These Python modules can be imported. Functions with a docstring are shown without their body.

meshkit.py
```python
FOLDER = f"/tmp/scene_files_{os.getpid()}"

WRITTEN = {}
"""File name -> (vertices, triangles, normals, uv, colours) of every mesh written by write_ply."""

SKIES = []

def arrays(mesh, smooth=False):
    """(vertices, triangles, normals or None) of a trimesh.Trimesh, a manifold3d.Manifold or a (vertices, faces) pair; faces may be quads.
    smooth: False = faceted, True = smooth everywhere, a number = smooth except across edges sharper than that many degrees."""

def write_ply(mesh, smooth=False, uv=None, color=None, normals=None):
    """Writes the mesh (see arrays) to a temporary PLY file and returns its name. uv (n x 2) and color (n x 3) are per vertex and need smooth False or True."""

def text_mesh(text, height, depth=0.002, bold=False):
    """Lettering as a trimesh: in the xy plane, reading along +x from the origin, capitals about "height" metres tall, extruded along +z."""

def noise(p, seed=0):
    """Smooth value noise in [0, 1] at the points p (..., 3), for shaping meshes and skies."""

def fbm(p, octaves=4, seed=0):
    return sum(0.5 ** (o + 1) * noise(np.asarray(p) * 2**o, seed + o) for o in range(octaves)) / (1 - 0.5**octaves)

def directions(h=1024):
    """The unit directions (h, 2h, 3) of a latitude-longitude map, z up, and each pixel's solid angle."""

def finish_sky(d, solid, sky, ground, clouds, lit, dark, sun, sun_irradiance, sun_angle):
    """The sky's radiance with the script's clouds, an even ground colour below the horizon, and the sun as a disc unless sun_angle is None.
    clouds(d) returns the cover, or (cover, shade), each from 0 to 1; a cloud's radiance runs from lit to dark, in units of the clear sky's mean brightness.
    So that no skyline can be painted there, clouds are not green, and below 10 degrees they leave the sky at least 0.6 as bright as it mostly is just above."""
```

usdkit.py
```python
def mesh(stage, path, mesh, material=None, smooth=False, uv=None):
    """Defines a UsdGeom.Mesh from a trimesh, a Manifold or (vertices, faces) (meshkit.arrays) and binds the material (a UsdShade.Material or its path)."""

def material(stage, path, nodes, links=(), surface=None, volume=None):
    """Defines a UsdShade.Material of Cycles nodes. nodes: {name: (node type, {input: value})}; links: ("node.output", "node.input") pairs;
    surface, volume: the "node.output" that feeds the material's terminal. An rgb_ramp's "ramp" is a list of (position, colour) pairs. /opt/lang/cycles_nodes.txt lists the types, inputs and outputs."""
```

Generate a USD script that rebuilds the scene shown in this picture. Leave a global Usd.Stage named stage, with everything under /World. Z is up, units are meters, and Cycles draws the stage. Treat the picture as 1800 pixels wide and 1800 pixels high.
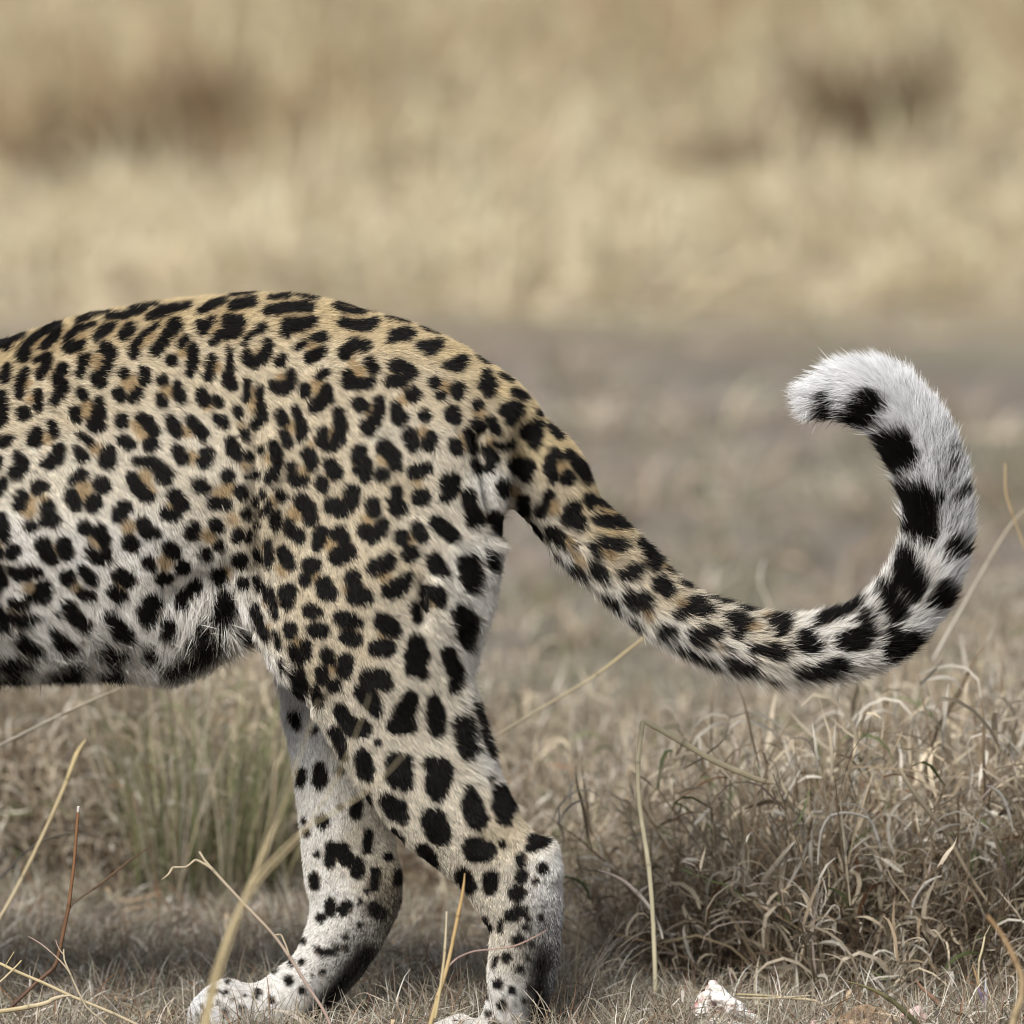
import math
import numpy as np
import trimesh
import usdkit
import meshkit
from PIL import Image, ImageDraw
from scipy import ndimage
from scipy.spatial import cKDTree
from pxr import Gf, Sdf, Usd, UsdGeom, UsdLux, UsdShade, Vt

stage = Usd.Stage.CreateInMemory()
UsdGeom.SetStageUpAxis(stage, UsdGeom.Tokens.z)
UsdGeom.SetStageMetersPerUnit(stage, 1.0)
W = UsdGeom.Xform.Define(stage, "/World")
UsdGeom.Scope.Define(stage, "/World/Looks")
T = Sdf.ValueTypeNames

# ---------------------------------------------------------------- camera, sky, sun, exposure
S = 0.95 / 1800.0                      # metres per photo pixel at the animal
EYE = np.array([0.0, -15.0, 2.0])
AIM = np.array([0.0, 0.0, 0.487])
FWD = (AIM - EYE) / np.linalg.norm(AIM - EYE)
RIGHT = np.array([1.0, 0, 0])
UP = np.cross(RIGHT, FWD)
DIST = np.linalg.norm(AIM - EYE)
cam = UsdGeom.Camera.Define(stage, "/World/camera")
m = Gf.Matrix4d(*RIGHT, 0, *UP, 0, *(-FWD), 0, *EYE, 1)
cam.AddTransformOp().Set(m)
cam.CreateHorizontalApertureAttr(36.0)
cam.CreateVerticalApertureAttr(36.0)
cam.CreateFocalLengthAttr(36.0 * DIST / 0.95)
cam.CreateFStopAttr(5.8)
cam.CreateFocusDistanceAttr(DIST - 0.06)
cam.CreateClippingRangeAttr(Gf.Vec2f(0.5, 5000))
cam.CreateExposureAttr(0.66)

SUN_DIR = np.array([-0.33, -0.62, 0.70]); SUN_DIR /= np.linalg.norm(SUN_DIR)
sky_mat = usdkit.material(stage, "/World/Looks/sky_look", {
    "s": ("sky_texture", {"sky_type": "single_scattering", "sun_disc": False, "sun_elevation": math.asin(SUN_DIR[2]),
                          "sun_rotation": math.atan2(SUN_DIR[0], SUN_DIR[1]), "aerosol_density": 2.0, "air_density": 1.0}),
    "t": ("texture_coordinate", {}), "n": ("noise_texture", {"scale": 2.2, "detail": 4.0}), "c": ("map_range", {"from_min": 0.25, "from_max": 0.65, "to_min": 0.35, "to_max": 0.85, "clamp": True}),
    "cloud": ("mix_color", {"blend_type": "mix", "b": (3.6, 3.65, 3.75), "use_clamp": False}),
    "b": ("background_shader", {"strength": 0.066})},
    [("t.generated", "n.vector"), ("n.fac", "c.value"), ("c.result", "cloud.fac"), ("s.color", "cloud.a"), ("cloud.result", "b.color")], surface="b.background")
sky = UsdLux.DomeLight.Define(stage, "/World/sky")
UsdShade.MaterialBindingAPI.Apply(sky.GetPrim()).Bind(sky_mat)
sky.GetPrim().SetCustomDataByKey("kind", "structure")
sun = UsdLux.DistantLight.Define(stage, "/World/sun")
sun.CreateIntensityAttr(0.92); sun.CreateAngleAttr(26.0); sun.CreateNormalizeAttr(True)
sun.CreateColorAttr(Gf.Vec3f(1.0, 0.965, 0.91))
z = SUN_DIR; x = np.cross([0, 0, 1.0], z); x /= np.linalg.norm(x); y = np.cross(z, x)
sun.AddTransformOp().Set(Gf.Matrix4d(*x, 0, *y, 0, *z, 0, 0, 0, 0, 1))


# ---------------------------------------------------------------- helpers
def at(u, v, Y=0.0):
    """World point seen at photo pixel (u, v) on the plane y = Y."""
    u, v, Y = np.broadcast_arrays(np.asarray(u, float), np.asarray(v, float), np.asarray(Y, float))
    d = FWD * DIST + RIGHT * ((u - 900) * S)[..., None] + UP * (-(v - 900) * S)[..., None]
    t = (Y - EYE[1]) / d[..., 1]
    return EYE + d * t[..., None]


def side(p):
    """Coat coordinates (in photo pixel units) of points on the animal: a parallel side projection."""
    q = np.asarray(p) - AIM
    return 900 + q[..., 0] / S, 900 - (q @ UP) / S


def tag(prim, label=None, category=None, group=None, kind=None):
    prim = prim.GetPrim() if hasattr(prim, "GetPrim") else prim
    for k, val in (("label", label), ("category", category), ("group", group), ("kind", kind)):
        if val:
            prim.SetCustomDataByKey(k, val)
    return prim


taken = {}


def path_for(name, parent="/World"):
    k = (str(parent), name)
    n = taken.get(k, -1) + 1
    taken[k] = n
    return f"{parent}/{name}" + (f"_{n:03d}" if n else "")


def primvar(geom, name, values, interp):
    UsdGeom.PrimvarsAPI(geom).CreatePrimvar(name, T.Color3fArray, interp).Set(Vt.Vec3fArray.FromNumpy(np.ascontiguousarray(values, np.float32)))


def curves(path, pts, widths, colors, material, per="uniform"):
    """pts (n, k, 3), widths (n, k), colors (n, 3) per strand."""
    n, k = pts.shape[:2]
    c = UsdGeom.BasisCurves.Define(stage, path)
    c.CreateTypeAttr("linear")
    c.CreateCurveVertexCountsAttr(Vt.IntArray.FromNumpy(np.full(n, k, np.int32)))
    c.CreatePointsAttr(Vt.Vec3fArray.FromNumpy(pts.reshape(-1, 3).astype(np.float32)))
    c.CreateWidthsAttr(Vt.FloatArray.FromNumpy(widths.ravel().astype(np.float32)))
    c.SetWidthsInterpolation("vertex")
    if colors is not None:
        primvar(c, "coat", colors, "uniform")
    UsdShade.MaterialBindingAPI.Apply(c.GetPrim()).Bind(UsdShade.Material.Get(stage, material))
    return c


def lin(r, g, b):
    c = np.array([r, g, b], float) / 255
    return np.where(c < 0.04045, c / 12.92, ((c + 0.055) / 1.055) ** 2.4)


def smoothstep(a, b, x):
    t = np.clip((x - a) / (b - a), 0, 1)
    return t * t * (3 - 2 * t)


# ---------------------------------------------------------------- materials
def L(n):
    return f"/World/Looks/{n}"


usdkit.material(stage, L("fur_strand"), {
    "a": ("attribute", {"attribute": "coat"}),
    "d": ("diffuse_bsdf", {"roughness": 0.2}),
    "t": ("translucent_bsdf", {}),
    "m": ("mix_closure", {"fac": 0.25}),
    "g": ("glossy_bsdf", {"roughness": 0.45, "color": (1, 1, 1)}),
    "m2": ("mix_closure", {"fac": 0.012})},
    [("a.color", "d.color"), ("a.color", "t.color"), ("d.BSDF", "m.closure1"), ("t.BSDF", "m.closure2"),
     ("m.closure", "m2.closure1"), ("g.BSDF", "m2.closure2")], surface="m2.closure")
usdkit.material(stage, L("skin"), {
    "a": ("attribute", {"attribute": "coat"}),
    "p": ("principled_bsdf", {"roughness": 0.9, "specular_ior_level": 0.1})},
    [("a.color", "p.base_color")], surface="p.BSDF")
usdkit.material(stage, L("blade"), {
    "a": ("attribute", {"attribute": "coat"}),
    "o": ("object_info", {}),
    "r": ("map_range", {"from_min": 0.0, "from_max": 1.0, "to_min": 0.72, "to_max": 1.22}),
    "h": ("hsv", {"saturation": 1.0, "hue": 0.5, "fac": 1.0}),
    "p": ("principled_bsdf", {"roughness": 0.6, "specular_ior_level": 0.3}),
    "t": ("translucent_bsdf", {}),
    "m": ("mix_closure", {"fac": 0.22})},
    [("o.random", "r.value"), ("r.result", "h.value"), ("a.color", "h.color"), ("h.color", "p.base_color"), ("h.color", "t.color"),
     ("p.BSDF", "m.closure1"), ("t.BSDF", "m.closure2")], surface="m.closure")

NEAR_HAIRS, FAR_HAIRS = 460000, 60000
usdkit.material(stage, L("stalk"), {
    "a": ("attribute", {"attribute": "coat"}), "p": ("principled_bsdf", {"roughness": 0.5, "specular_ior_level": 0.4}), "t": ("translucent_bsdf", {}), "m": ("mix_closure", {"fac": 0.15})},
    [("a.color", "p.base_color"), ("a.color", "t.color"), ("p.BSDF", "m.closure1"), ("t.BSDF", "m.closure2")], surface="m.closure")
# ---------------------------------------------------------------- the coat: spots traced as strokes "x,y,r" in crops of the side view

SPOTS = [
(0, 450, 4, """
-20,620,45/90,580,30/165,550,18 175,700,55/200,620,35/280,545,25/370,500,35/410,510,38/390,570,38/325,632,32 310,490,16/420,465,14 555,455,26/630,428,18
760,430,22/900,415,28/1010,375,24 620,412,10/760,396,12 900,368,10/1100,338,12 1060,430,28/1150,390,40/1230,370,28/1330,345,20 1420,388,26/1500,345,33/1580,310,20
1640,350,36/1780,325,38 500,640,44/490,590,34/540,520,24/665,480,18 500,650,40/570,640,38/600,608,18 695,575,28/750,520,40/810,485,18 890,560,42/925,510,42
960,690,40/960,640,32/1010,570,22/1110,490,18 1240,490,55/1180,580,38/1110,672,40 1420,490,35/1440,530,38/1500,445,22 1620,470,58/1680,480,58/1660,540,48 1510,612,30/1560,560,35/1610,560,40
1285,630,26/1320,585,28 262,740,15/350,710,36/340,780,33/300,840,33 65,780,26/50,855,42 195,810,26/170,860,28/155,920,28/160,980,26
455,790,38/430,870,42/460,920,42/440,970,38/405,1020,28 605,730,38/645,700,14 603,760,33/583,830,30 755,655,50/800,680,38/760,800,33/710,870,48/730,900,36
1365,650,36/1370,750,38/1355,825,32 1225,740,40 1500,720,28/1490,790,24/1482,850,35 1620,660,18/1630,760,20/1622,880,46/1650,925,26 290,970,26/295,1070,30
890,830,35 1030,820,36/1035,880,36 593,965,30/612,990,28 20,990,45/40,1060,28/20,1150,48 190,1110,44 715,1030,30/722,1110,38/690,1190,48/730,1200,33 545,1100,33/560,1140,28/585,1160,16
850,970,36/872,1000,33 990,960,28/960,1000,38 1160,880,36 1260,910,26/1270,970,36/1295,1010,32 1145,1005,28/1165,1040,30 1430,970,35/1450,1020,42 1530,1010,24/1560,1042,24
1680,1080,24/1695,1120,28 880,1165,44 1010,1140,28/1060,1170,33/1105,1245,33 1220,1160,30/1245,1210,42/1265,1250,30 1350,1150,24/1400,1210,34/1445,1262,36 1530,1140,18/1580,1170,34/1605,1195,18
380,1180,18/410,1250,24 278,1255,42/265,1300,46 585,1260,14/660,1312,20 560,1360,18/605,1420,34 440,1370,38/430,1420,42/375,1460,38/330,1462,18 50,1310,40/100,1280,15
790,1390,48/780,1440,58 890,1300,38/940,1335,28 1080,1330,44 1640,1310,34/1660,1370,44/1692,1425,24 1270,1370,33/1300,1430,40 1475,1400,44/1450,1450,44 150,1410,28/190,1470,36/140,1525,48
0,1440,40 980,1450,22/1080,1450,33/1140,1490,38/1180,1550,58 950,1560,34/980,1620,42/1035,1680,40/1082,1702,24 540,1580,28/600,1542,35 740,1612,55 525,1690,42/560,1755,35 680,1740,55
290,1632,42/332,1625,30 178,1690,36/165,1752,38 12,1645,40 1622,1550,44 1425,1615,45/1460,1640,30 1710,1650,35/1722,1685,34 1250,1690,45/1300,1750,42 1520,1740,35/1600,1742,35 365,1775,45 890,1770,42
1755,890,18/1745,1000,22 1755,1400,18
"""),
(400, 450, 4, """
20,275,14/190,255,10 300,290,18/420,280,20 480,270,10/620,300,12 290,390,34/370,375,38/470,360,38/580,358,36 420,540,44/430,490,50/520,490,48/600,465,38
150,690,32/150,730,42/200,760,38/270,710,44/300,640,38/290,612,28 130,625,18/150,585,18 250,515,36/200,540,18/150,590,16 380,752,40/395,722,34 500,650,24/550,612,26 610,582,24/670,575,40/690,582,28
590,722,44/650,690,38/680,667,28 750,350,16/830,380,22/950,390,18 770,325,12/880,340,12/1020,380,9 810,470,34/900,490,36/990,490,46/1040,460,28 1110,425,10/1270,462,9 1350,490,8/1480,540,8
830,690,48/900,620,44/970,640,42 1140,602,22/1180,560,48/1260,550,52/1310,550,18 1340,630,22/1420,650,54/1480,620,38 1540,770,25/1620,760,58/1660,730,38 1010,750,38/1030,800,38
1010,890,34/930,912,30/865,890,52/850,840,33 1190,780,48/1230,790,44/1290,830,46 1150,890,36/1230,890,40 1300,805,28 1460,895,40 1620,940,48/1620,980,34 1495,985,24/1512,990,26 1310,980,50
460,830,28/452,900,38/400,940,48/335,912,28 655,850,25/700,828,28 555,930,28/555,975,28 710,940,34/700,1000,48/630,1062,44 150,890,20/145,1020,14 235,930,18/245,1050,26/255,1150,33/205,1200,26
85,1090,24/102,1120,22 130,1250,28/150,1280,18 390,1120,32/400,1170,32 410,1250,22/437,1320,28 490,1080,18/520,1160,26/540,1240,33/525,1280,24 785,1110,34/810,1200,38/790,1290,46/750,1345,28
680,1240,28/670,1300,38/700,1345,22 930,1040,38/958,1060,44 1075,1020,28/1075,1080,34/1040,1170,38/1000,1210,52/960,1190,18 1190,1060,24/1200,1130,38/1215,1160,38/1250,1140,24 1395,1130,37
1580,1110,48/1600,1140,44 1290,1270,48/1310,1330,44 1440,1280,36/1420,1330,44 1600,1330,38/1622,1370,36 1695,1240,24/1715,1320,28/1730,1360,28 1760,1050,33 1750,1180,28/1790,1210,28 1740,1460,24/1770,1500,22
940,1380,44/920,1420,38 955,1500,52/980,1550,36/990,1460,28 1110,1350,48/1180,1420,42/1190,1480,34 1100,1545,44 1320,1520,46/1400,1500,38 580,1400,42/605,1460,34/600,1490,24
465,1480,22/460,1550,26/500,1590,36/550,1580,28 730,1470,38/770,1530,45 675,1600,44/680,1630,34 330,1330,26/360,1400,34/370,1480,27/330,1540,34/305,1580,25 250,1370,20 105,1660,36
215,1540,24 160,1550,14 380,1680,26/400,1700,28 260,1680,15 210,1720,14 530,1720,44 1360,1700,55 1560,1600,58/1590,1580,48/1590,1650,38/1530,1700,33 1700,1690,44 170,1420,22 
"""),
(0, 850, 4, """
30,250,40/50,330,42/60,380,28 120,470,44/110,490,40 365,165,42/370,230,46/400,258,46/330,270,26 238,300,33/260,300,25 620,310,42/650,330,34 730,330,36/755,400,38/760,450,22
650,470,24/690,520,33/760,530,36/772,490,28 330,430,48/360,500,42/400,540,28 475,430,48/490,482,48 870,180,33/860,230,44/920,170,28 1030,290,46/1060,340,44/1120,350,26 935,415,48/960,440,38
1190,215,38/1250,225,35 1510,150,28/1560,140,34/1610,152,34 1370,350,44/1385,310,33 1530,295,38/1550,315,34 1555,440,35 1460,500,42 1215,455,44/1245,490,38 1060,550,38/1090,592,20 1300,590,44
1160,665,44/1200,660,26 90,605,14/160,640,38/240,622,38/300,628,22 330,740,52/310,790,48/225,800,18 500,662,48 600,605,28/650,660,36/682,692,22 595,770,30/650,788,34 860,645,48/920,680,44
815,760,38/860,790,44 10,600,28/40,680,33/-5,760,24 115,850,28/190,860,28 85,935,28/180,965,36/260,940,26 510,870,44/540,940,44/610,990,38 440,920,18 1080,830,50/1030,900,48/1055,965,38/1120,850,38
1390,720,38/1300,800,36/1290,850,38 1590,830,58/1590,900,68/1560,940,58 1750,205,28 1685,360,32 1765,360,22 1545,645,48/1560,690,34 1725,700,40 1700,540,48 150,1085,34/190,1140,48/270,1170,32
390,1030,22/430,1100,48/470,1140,48/550,1140,22 800,950,42/860,1040,58/920,1070,36 1200,1000,44/1190,1040,38 750,1150,28/790,1210,38/870,1190,22 695,1190,18 1060,1200,50 1430,1000,28/1470,1130,44/1560,1130,26
1180,1310,38/1330,1240,38/1500,1170,28 0,1250,44/100,1260,38/220,1260,16 0,1400,58/100,1370,48/170,1390,22 340,1370,38/450,1330,56/580,1270,22 420,1400,42/540,1370,28 720,1350,33/800,1320,38/850,1345,22
1350,1120,26/1420,1080,22
"""),
(400, 850, 4, """
150,215,30 90,350,33/82,380,33 165,350,18/158,390,14 250,90,13/258,60,13 210,110,14/205,150,12 305,140,14/292,200,14 352,230,33/345,290,28 222,290,16 250,190,10/240,230,8 530,120,46/590,190,42/600,250,38/575,270,18
440,285,26/450,335,28/510,362,42/522,400,22 670,340,38/655,400,42/640,440,28 795,355,54/830,390,33 780,510,54/850,480,58/880,490,33 750,160,54/820,180,54/880,130,48/890,60,46 1030,145,42/1037,190,42
1200,50,33/1190,130,48/1200,172,52/1232,175,33 970,330,44/1020,360,48/1080,330,46/1095,290,38 1020,395,24 1230,375,46 1340,315,38/1370,370,38 1290,490,54 1370,100,56 
1470,270,38/1530,320,46/1595,372,38 1700,110,42/1720,180,44/1745,260,60 400,480,36/430,530,44/450,570,34 295,420,22/302,520,24/297,570,18 265,540,14 212,480,14/225,540,11 580,570,42/615,572,48/590,610,28
560,672,38 690,700,48/700,760,52/732,770,46 890,655,50/900,700,42 900,790,46/970,790,54 1040,590,48/1080,575,52/1140,552,48/1142,510,26 1460,535,48/1480,590,48/1535,622,26 1700,560,68/1720,640,78/1730,710,58
1150,750,48/1200,730,58/1260,682,38/1295,640,14 430,770,54/430,840,38/450,750,42 1395,750,38/1480,775,46/1505,830,33 1325,860,26/1338,950,20 1390,830,22/1400,870,18 590,890,44/640,905,33 620,1020,46/672,1030,46
810,940,44/880,960,46/932,972,26 850,1070,48/900,1090,48 1090,965,54/1150,1000,58/1185,1040,38 1055,1150,48/1130,1150,54 450,1010,38/455,1052,28 470,1160,28/500,1220,33/530,1252,16 555,1130,33/568,1200,24
710,1200,42/722,1235,38 840,1240,48/830,1310,48 670,1325,42/682,1380,28 760,1412,44 1330,1110,48/1340,1200,78/1330,1280,66/1382,1335,28 1560,1190,42/1590,1280,48/1622,1335,46/1602,1430,33
1640,900,54/1690,970,76/1690,1060,58/1702,1140,28 500,1340,48/510,1430,58/520,1480,38 620,1415,16/640,1500,38/645,1570,18 1010,1370,68/1080,1370,72/1120,1400,46 960,1450,56/1030,1540,54/1050,1592,33
1290,1510,52/1250,1600,68/1200,1690,62/1280,1690,48 1455,1520,38/1470,1620,62/1480,1720,48 1680,1680,56/1692,1760,52 800,1590,44/830,1650,48/880,1712,58/950,1712,62 745,1735,32/800,1790,28
312,740,14/332,860,22/347,930,12 270,720,9/282,820,9 210,670,16/232,740,14 200,880,28/230,980,28/282,1080,22 340,1050,12/372,1150,10 130,1080,36/190,1170,22 380,1250,10/402,1320,9 410,1430,10 490,1560,13/510,1610,10
1780,1560,26/1790,1650,26
"""),
(450, 1200, 3, """
1080,210,33/1110,290,48/1120,370,33/1152,342,28 1168,110,16/1200,200,22/1222,300,22/1250,368,13 420,255,26/450,320,26/466,392,13 650,310,14 565,385,36/580,460,42/600,500,14 740,415,52/760,480,68/790,530,33/800,400,26
930,420,38/980,450,58/960,530,62/960,582,33 1130,560,22/1140,640,52/1170,710,52 1290,565,36/1310,640,62/1310,702,38 690,615,36/740,662,58/772,700,33 940,720,62/970,790,58/912,690,28 880,870,28/910,920,42/932,952,26
1150,860,54/1220,880,44/1150,900,38 1480,830,42/1530,830,18/1440,862,18 1300,840,13 1395,915,22/1400,960,14 1400,1012,33 720,778,13/762,830,18 580,595,22/602,650,11 1090,1010,38/1120,1070,40 1240,1030,44/1236,1080,33
1380,1102,46 1510,970,26 1475,1037,16 1340,1222,34/1380,1202,38 1205,1240,16/1232,1292,16 1290,1250,14/1285,1302,11 1425,1185,14 1430,1235,17 1420,1280,17 1500,1230,17 1380,1345,34 1320,1440,27 1265,1440,12/1255,1492,9
1390,1502,24 1430,1440,17 1275,1580,27 1350,1615,24 1440,1600,20 1215,1650,13 1295,1690,27 1225,1735,19 1260,1790,28 1410,1670,16 1450,1370,16 1240,490,10
"""),
(750, 600, 4, """
352,100,10/430,150,7 420,232,36/425,300,62/440,355,38 520,232,12/600,270,9 620,360,24/690,390,26 560,480,46/620,490,62/590,562,30 800,495,20 345,575,22/372,622,24 450,560,28/490,632,28 720,640,56/780,600,42/760,722,36
868,590,17/932,662,20 420,760,20/460,820,42/450,890,26 478,720,10/540,746,11/602,725,15 650,880,56/710,890,48/610,870,30/700,960,28 900,790,33/862,870,33/880,962,33 940,812,26 990,962,48 1000,790,22/1090,890,42/1132,962,33
350,868,22/376,902,16 540,1020,44/545,1062,28 680,1125,36/682,1200,38 860,1080,28/832,1130,22/800,1200,33 1040,1170,44/1000,1240,54/1080,1282,48 1150,1112,38/1165,1150,30/1210,1125,26/1290,1130,24/1365,1175,22
1200,1250,28/1280,1262,40/1370,1262,54/1425,1282,24 470,1240,42/520,1282,54/540,1362,22 715,1290,16/800,1380,16 880,1350,44/930,1402,48/942,1442,26 910,1530,22 1010,1590,22/1100,1642,28 1170,1580,33/1220,1632,42/1252,1682,26
1190,1440,38/1202,1490,26 1250,1410,33/1372,1430,42 1500,1400,26/1560,1450,42/1600,1522,56/1602,1572,33 1400,1650,46/1480,1602,42/1522,1590,26 1640,1700,54/1702,1750,46 460,1510,36/482,1592,22 1720,1590,28 1050,1440,14
"""),
(1000, 900, 4, """
810,480,22/860,500,28/932,496,16 1030,560,33/1080,600,33/1142,612,16 250,600,22/332,660,18 420,610,44/470,652,46/540,610,44/540,662,33 660,840,44/712,840,38/700,870,28 430,770,12/512,816,10
780,720,33/850,690,36/900,640,54/950,690,38/1002,682,22 880,870,46/940,912,50/972,840,38/1052,850,33 1150,750,42/1230,762,46/1190,850,42 1200,660,16/1292,670,15 1450,760,54/1530,770,42/1480,832,38
1290,970,33/1352,970,28 1440,980,50/1492,990,46 760,960,20/850,1000,17/1042,1090,10 1110,1050,26/1180,1090,36/1282,1090,38 1130,970,14 1430,1180,22
"""),
(1350, 600, 3, """
60,1470,30/100,1480,28 30,1640,36/60,1642,33 200,1565,46/190,1600,40/252,1600,33 150,1750,18/250,1740,38/350,1720,46/392,1710,28 270,1470,26/350,1430,26/450,1390,26/482,1370,16 400,1580,46/480,1570,54/530,1540,38/510,1450,38
610,1310,42/640,1390,46/690,1422,46/650,1452,36 720,1130,42/730,1210,76/770,1270,64/760,1330,46/690,1260,36 660,1560,46/720,1590,54/780,1580,36/642,1650,36 920,1310,46/950,1350,54/882,1382,36 990,1090,54/1022,1102,42
700,780,33/790,830,76/800,930,84/830,1010,56/742,990,42/880,830,33 600,520,42/640,560,76/700,520,46/680,640,58/762,602,28 430,400,42/480,360,66/512,300,42/570,330,28/500,440,28 280,310,33/300,380,42/310,412,28
975,660,16/985,640,12 1035,800,20/1000,818,12
"""),
]
FAR_SPOTS = [
(450, 1200, 3, """
195,190,33/210,230,22 235,485,28/225,540,22 330,455,33/332,522,42 445,470,22 530,635,28/525,692,33 440,660,16 345,740,36 245,740,14 258,800,20 590,800,22/580,890,26 390,870,28/385,962,28 450,890,42/470,942,38 530,960,33/532,1012,36
315,915,16 300,1040,28/305,1082,24 695,930,24 625,1010,28/620,1082,26 750,1020,26/745,1062,24 580,1110,13 385,1170,24/385,1222,27 455,1212,30/472,1190,34 545,1170,18 335,1255,26 615,1195,33/652,1232,36 545,1290,18
470,1355,18 240,1375,18 320,1420,18/350,1442,20/400,1432,26/420,1410,14 470,1410,18 175,1495,15 235,1490,18 85,1530,18 165,1585,26 240,1640,23 345,1540,18 75,1690,18 290,1555,8 290,270,16/312,250,10
"""),
(250, 1550, 4, """
580,930,24 690,910,24 520,870,11 475,885,12 630,850,13 410,895,11 445,940,13 510,940,9 375,960,11 570,800,16/590,795,12 715,820,13 580,725,14/600,720,10 690,720,9/740,715,8 800,800,28/788,832,18 890,850,22 470,790,10/520,785,8
"""),
]
OCHRE = [
(0, 450, 4, """270,600,55 590,570,36 1000,640,26/1080,560,34 700,750,58 930,900,66 1190,960,52 640,1090,66 1300,680,42 1530,790,46 1530,530,40 205,900,40 340,770,30 240,1010,36 1000,1200,60/1050,1270,50 1330,1240,46 1370,1420,46 1480,1060,36 350,1290,46 700,1360,46 620,1640,58 1040,1560,56 1620,1640,58 240,1720,46 20,1080,26 1180,620,30/1080,700,0"""),
(400, 450, 4, """200,960,26/190,1090,26 390,870,42 610,650,46 640,930,55 930,830,56 890,760,34 1190,840,34 1540,930,46 1240,1020,40 1010,1090,42 460,1210,48 770,1250,54 1380,1250,46 1670,1280,42 550,1520,42 720,1560,30 300,1430,36 1100,1440,42 950,1430,30 850,1720,46 1340,1590,36 110,1200,22 140,1480,30 1770,1120,26 700,1300,20 1250,900,30 600,1330,20"""),
(0, 850, 4, """230,190,56 600,60,56 1060,60,56 700,400,52 930,310,56 1480,370,52 1180,550,56 1600,620,46 230,730,46 560,730,38 420,460,38 1560,80,56 1230,150,36 860,720,36 10,430,46 100,900,30 1340,780,30 1650,250,36 330,110,30"""),
(400, 850, 4, """480,220,56 830,130,38 1000,250,46 730,420,56 1290,390,46 330,130,36 400,600,46 620,650,42 1110,650,46 1100,1050,34 500,1120,36 750,1290,40 1430,830,46 270,450,28 850,1020,28 850,740,30 890,1680,20 270,830,24 300,1000,20 1040,1480,20"""),
(750, 600, 4, """130,320,42 370,510,46 250,730,46 450,720,40 640,820,46 940,880,55 620,1060,42 880,1170,56 1270,1190,50 1000,1430,56 1070,1540,46 1290,1490,56 1650,1560,36 740,660,20"""),
(1000, 900, 4, """800,640,40 560,720,36 1300,800,36 1380,720,30 1050,950,30"""),
]

U0, V0, CW, CH = -1750, 380, 3560, 1560     # window of the coat map, photo pixels


def strokes(spots):
    out = []
    for ox, oy, k, text in spots:
        for word in text.split():
            out.append([(ox + float(a) / k, oy + float(b) / k, float(r) / k) for a, b, r in (q.split(",") for q in word.split("/"))])
    return out


def coat_field(all_strokes):
    """Signed value (pixels, positive inside a spot) of a union of tapering strokes."""
    img = np.full((CH, CW), -99.0, np.float32)
    for st in all_strokes:
        if len(st) == 1:
            st = st * 2
        for (x0, y0, r0), (x1, y1, r1) in zip(st, st[1:]):
            pad = max(r0, r1) + 12
            a, b = int(max(min(x0, x1) - pad - U0, 0)), int(min(max(x0, x1) + pad - U0, CW))
            c, d = int(max(min(y0, y1) - pad - V0, 0)), int(min(max(y0, y1) + pad - V0, CH))
            if a >= b or c >= d:
                continue
            X, Y = np.meshgrid(np.arange(a, b) + U0, np.arange(c, d) + V0)
            dx, dy = x1 - x0, y1 - y0
            t = np.clip(((X - x0) * dx + (Y - y0) * dy) / max(dx * dx + dy * dy, 1e-6), 0, 1)
            f = r0 + (r1 - r0) * t - np.hypot(X - x0 - t * dx, Y - y0 - t * dy)
            img[c:d, a:b] = np.maximum(img[c:d, a:b], f)
    return img


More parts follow.
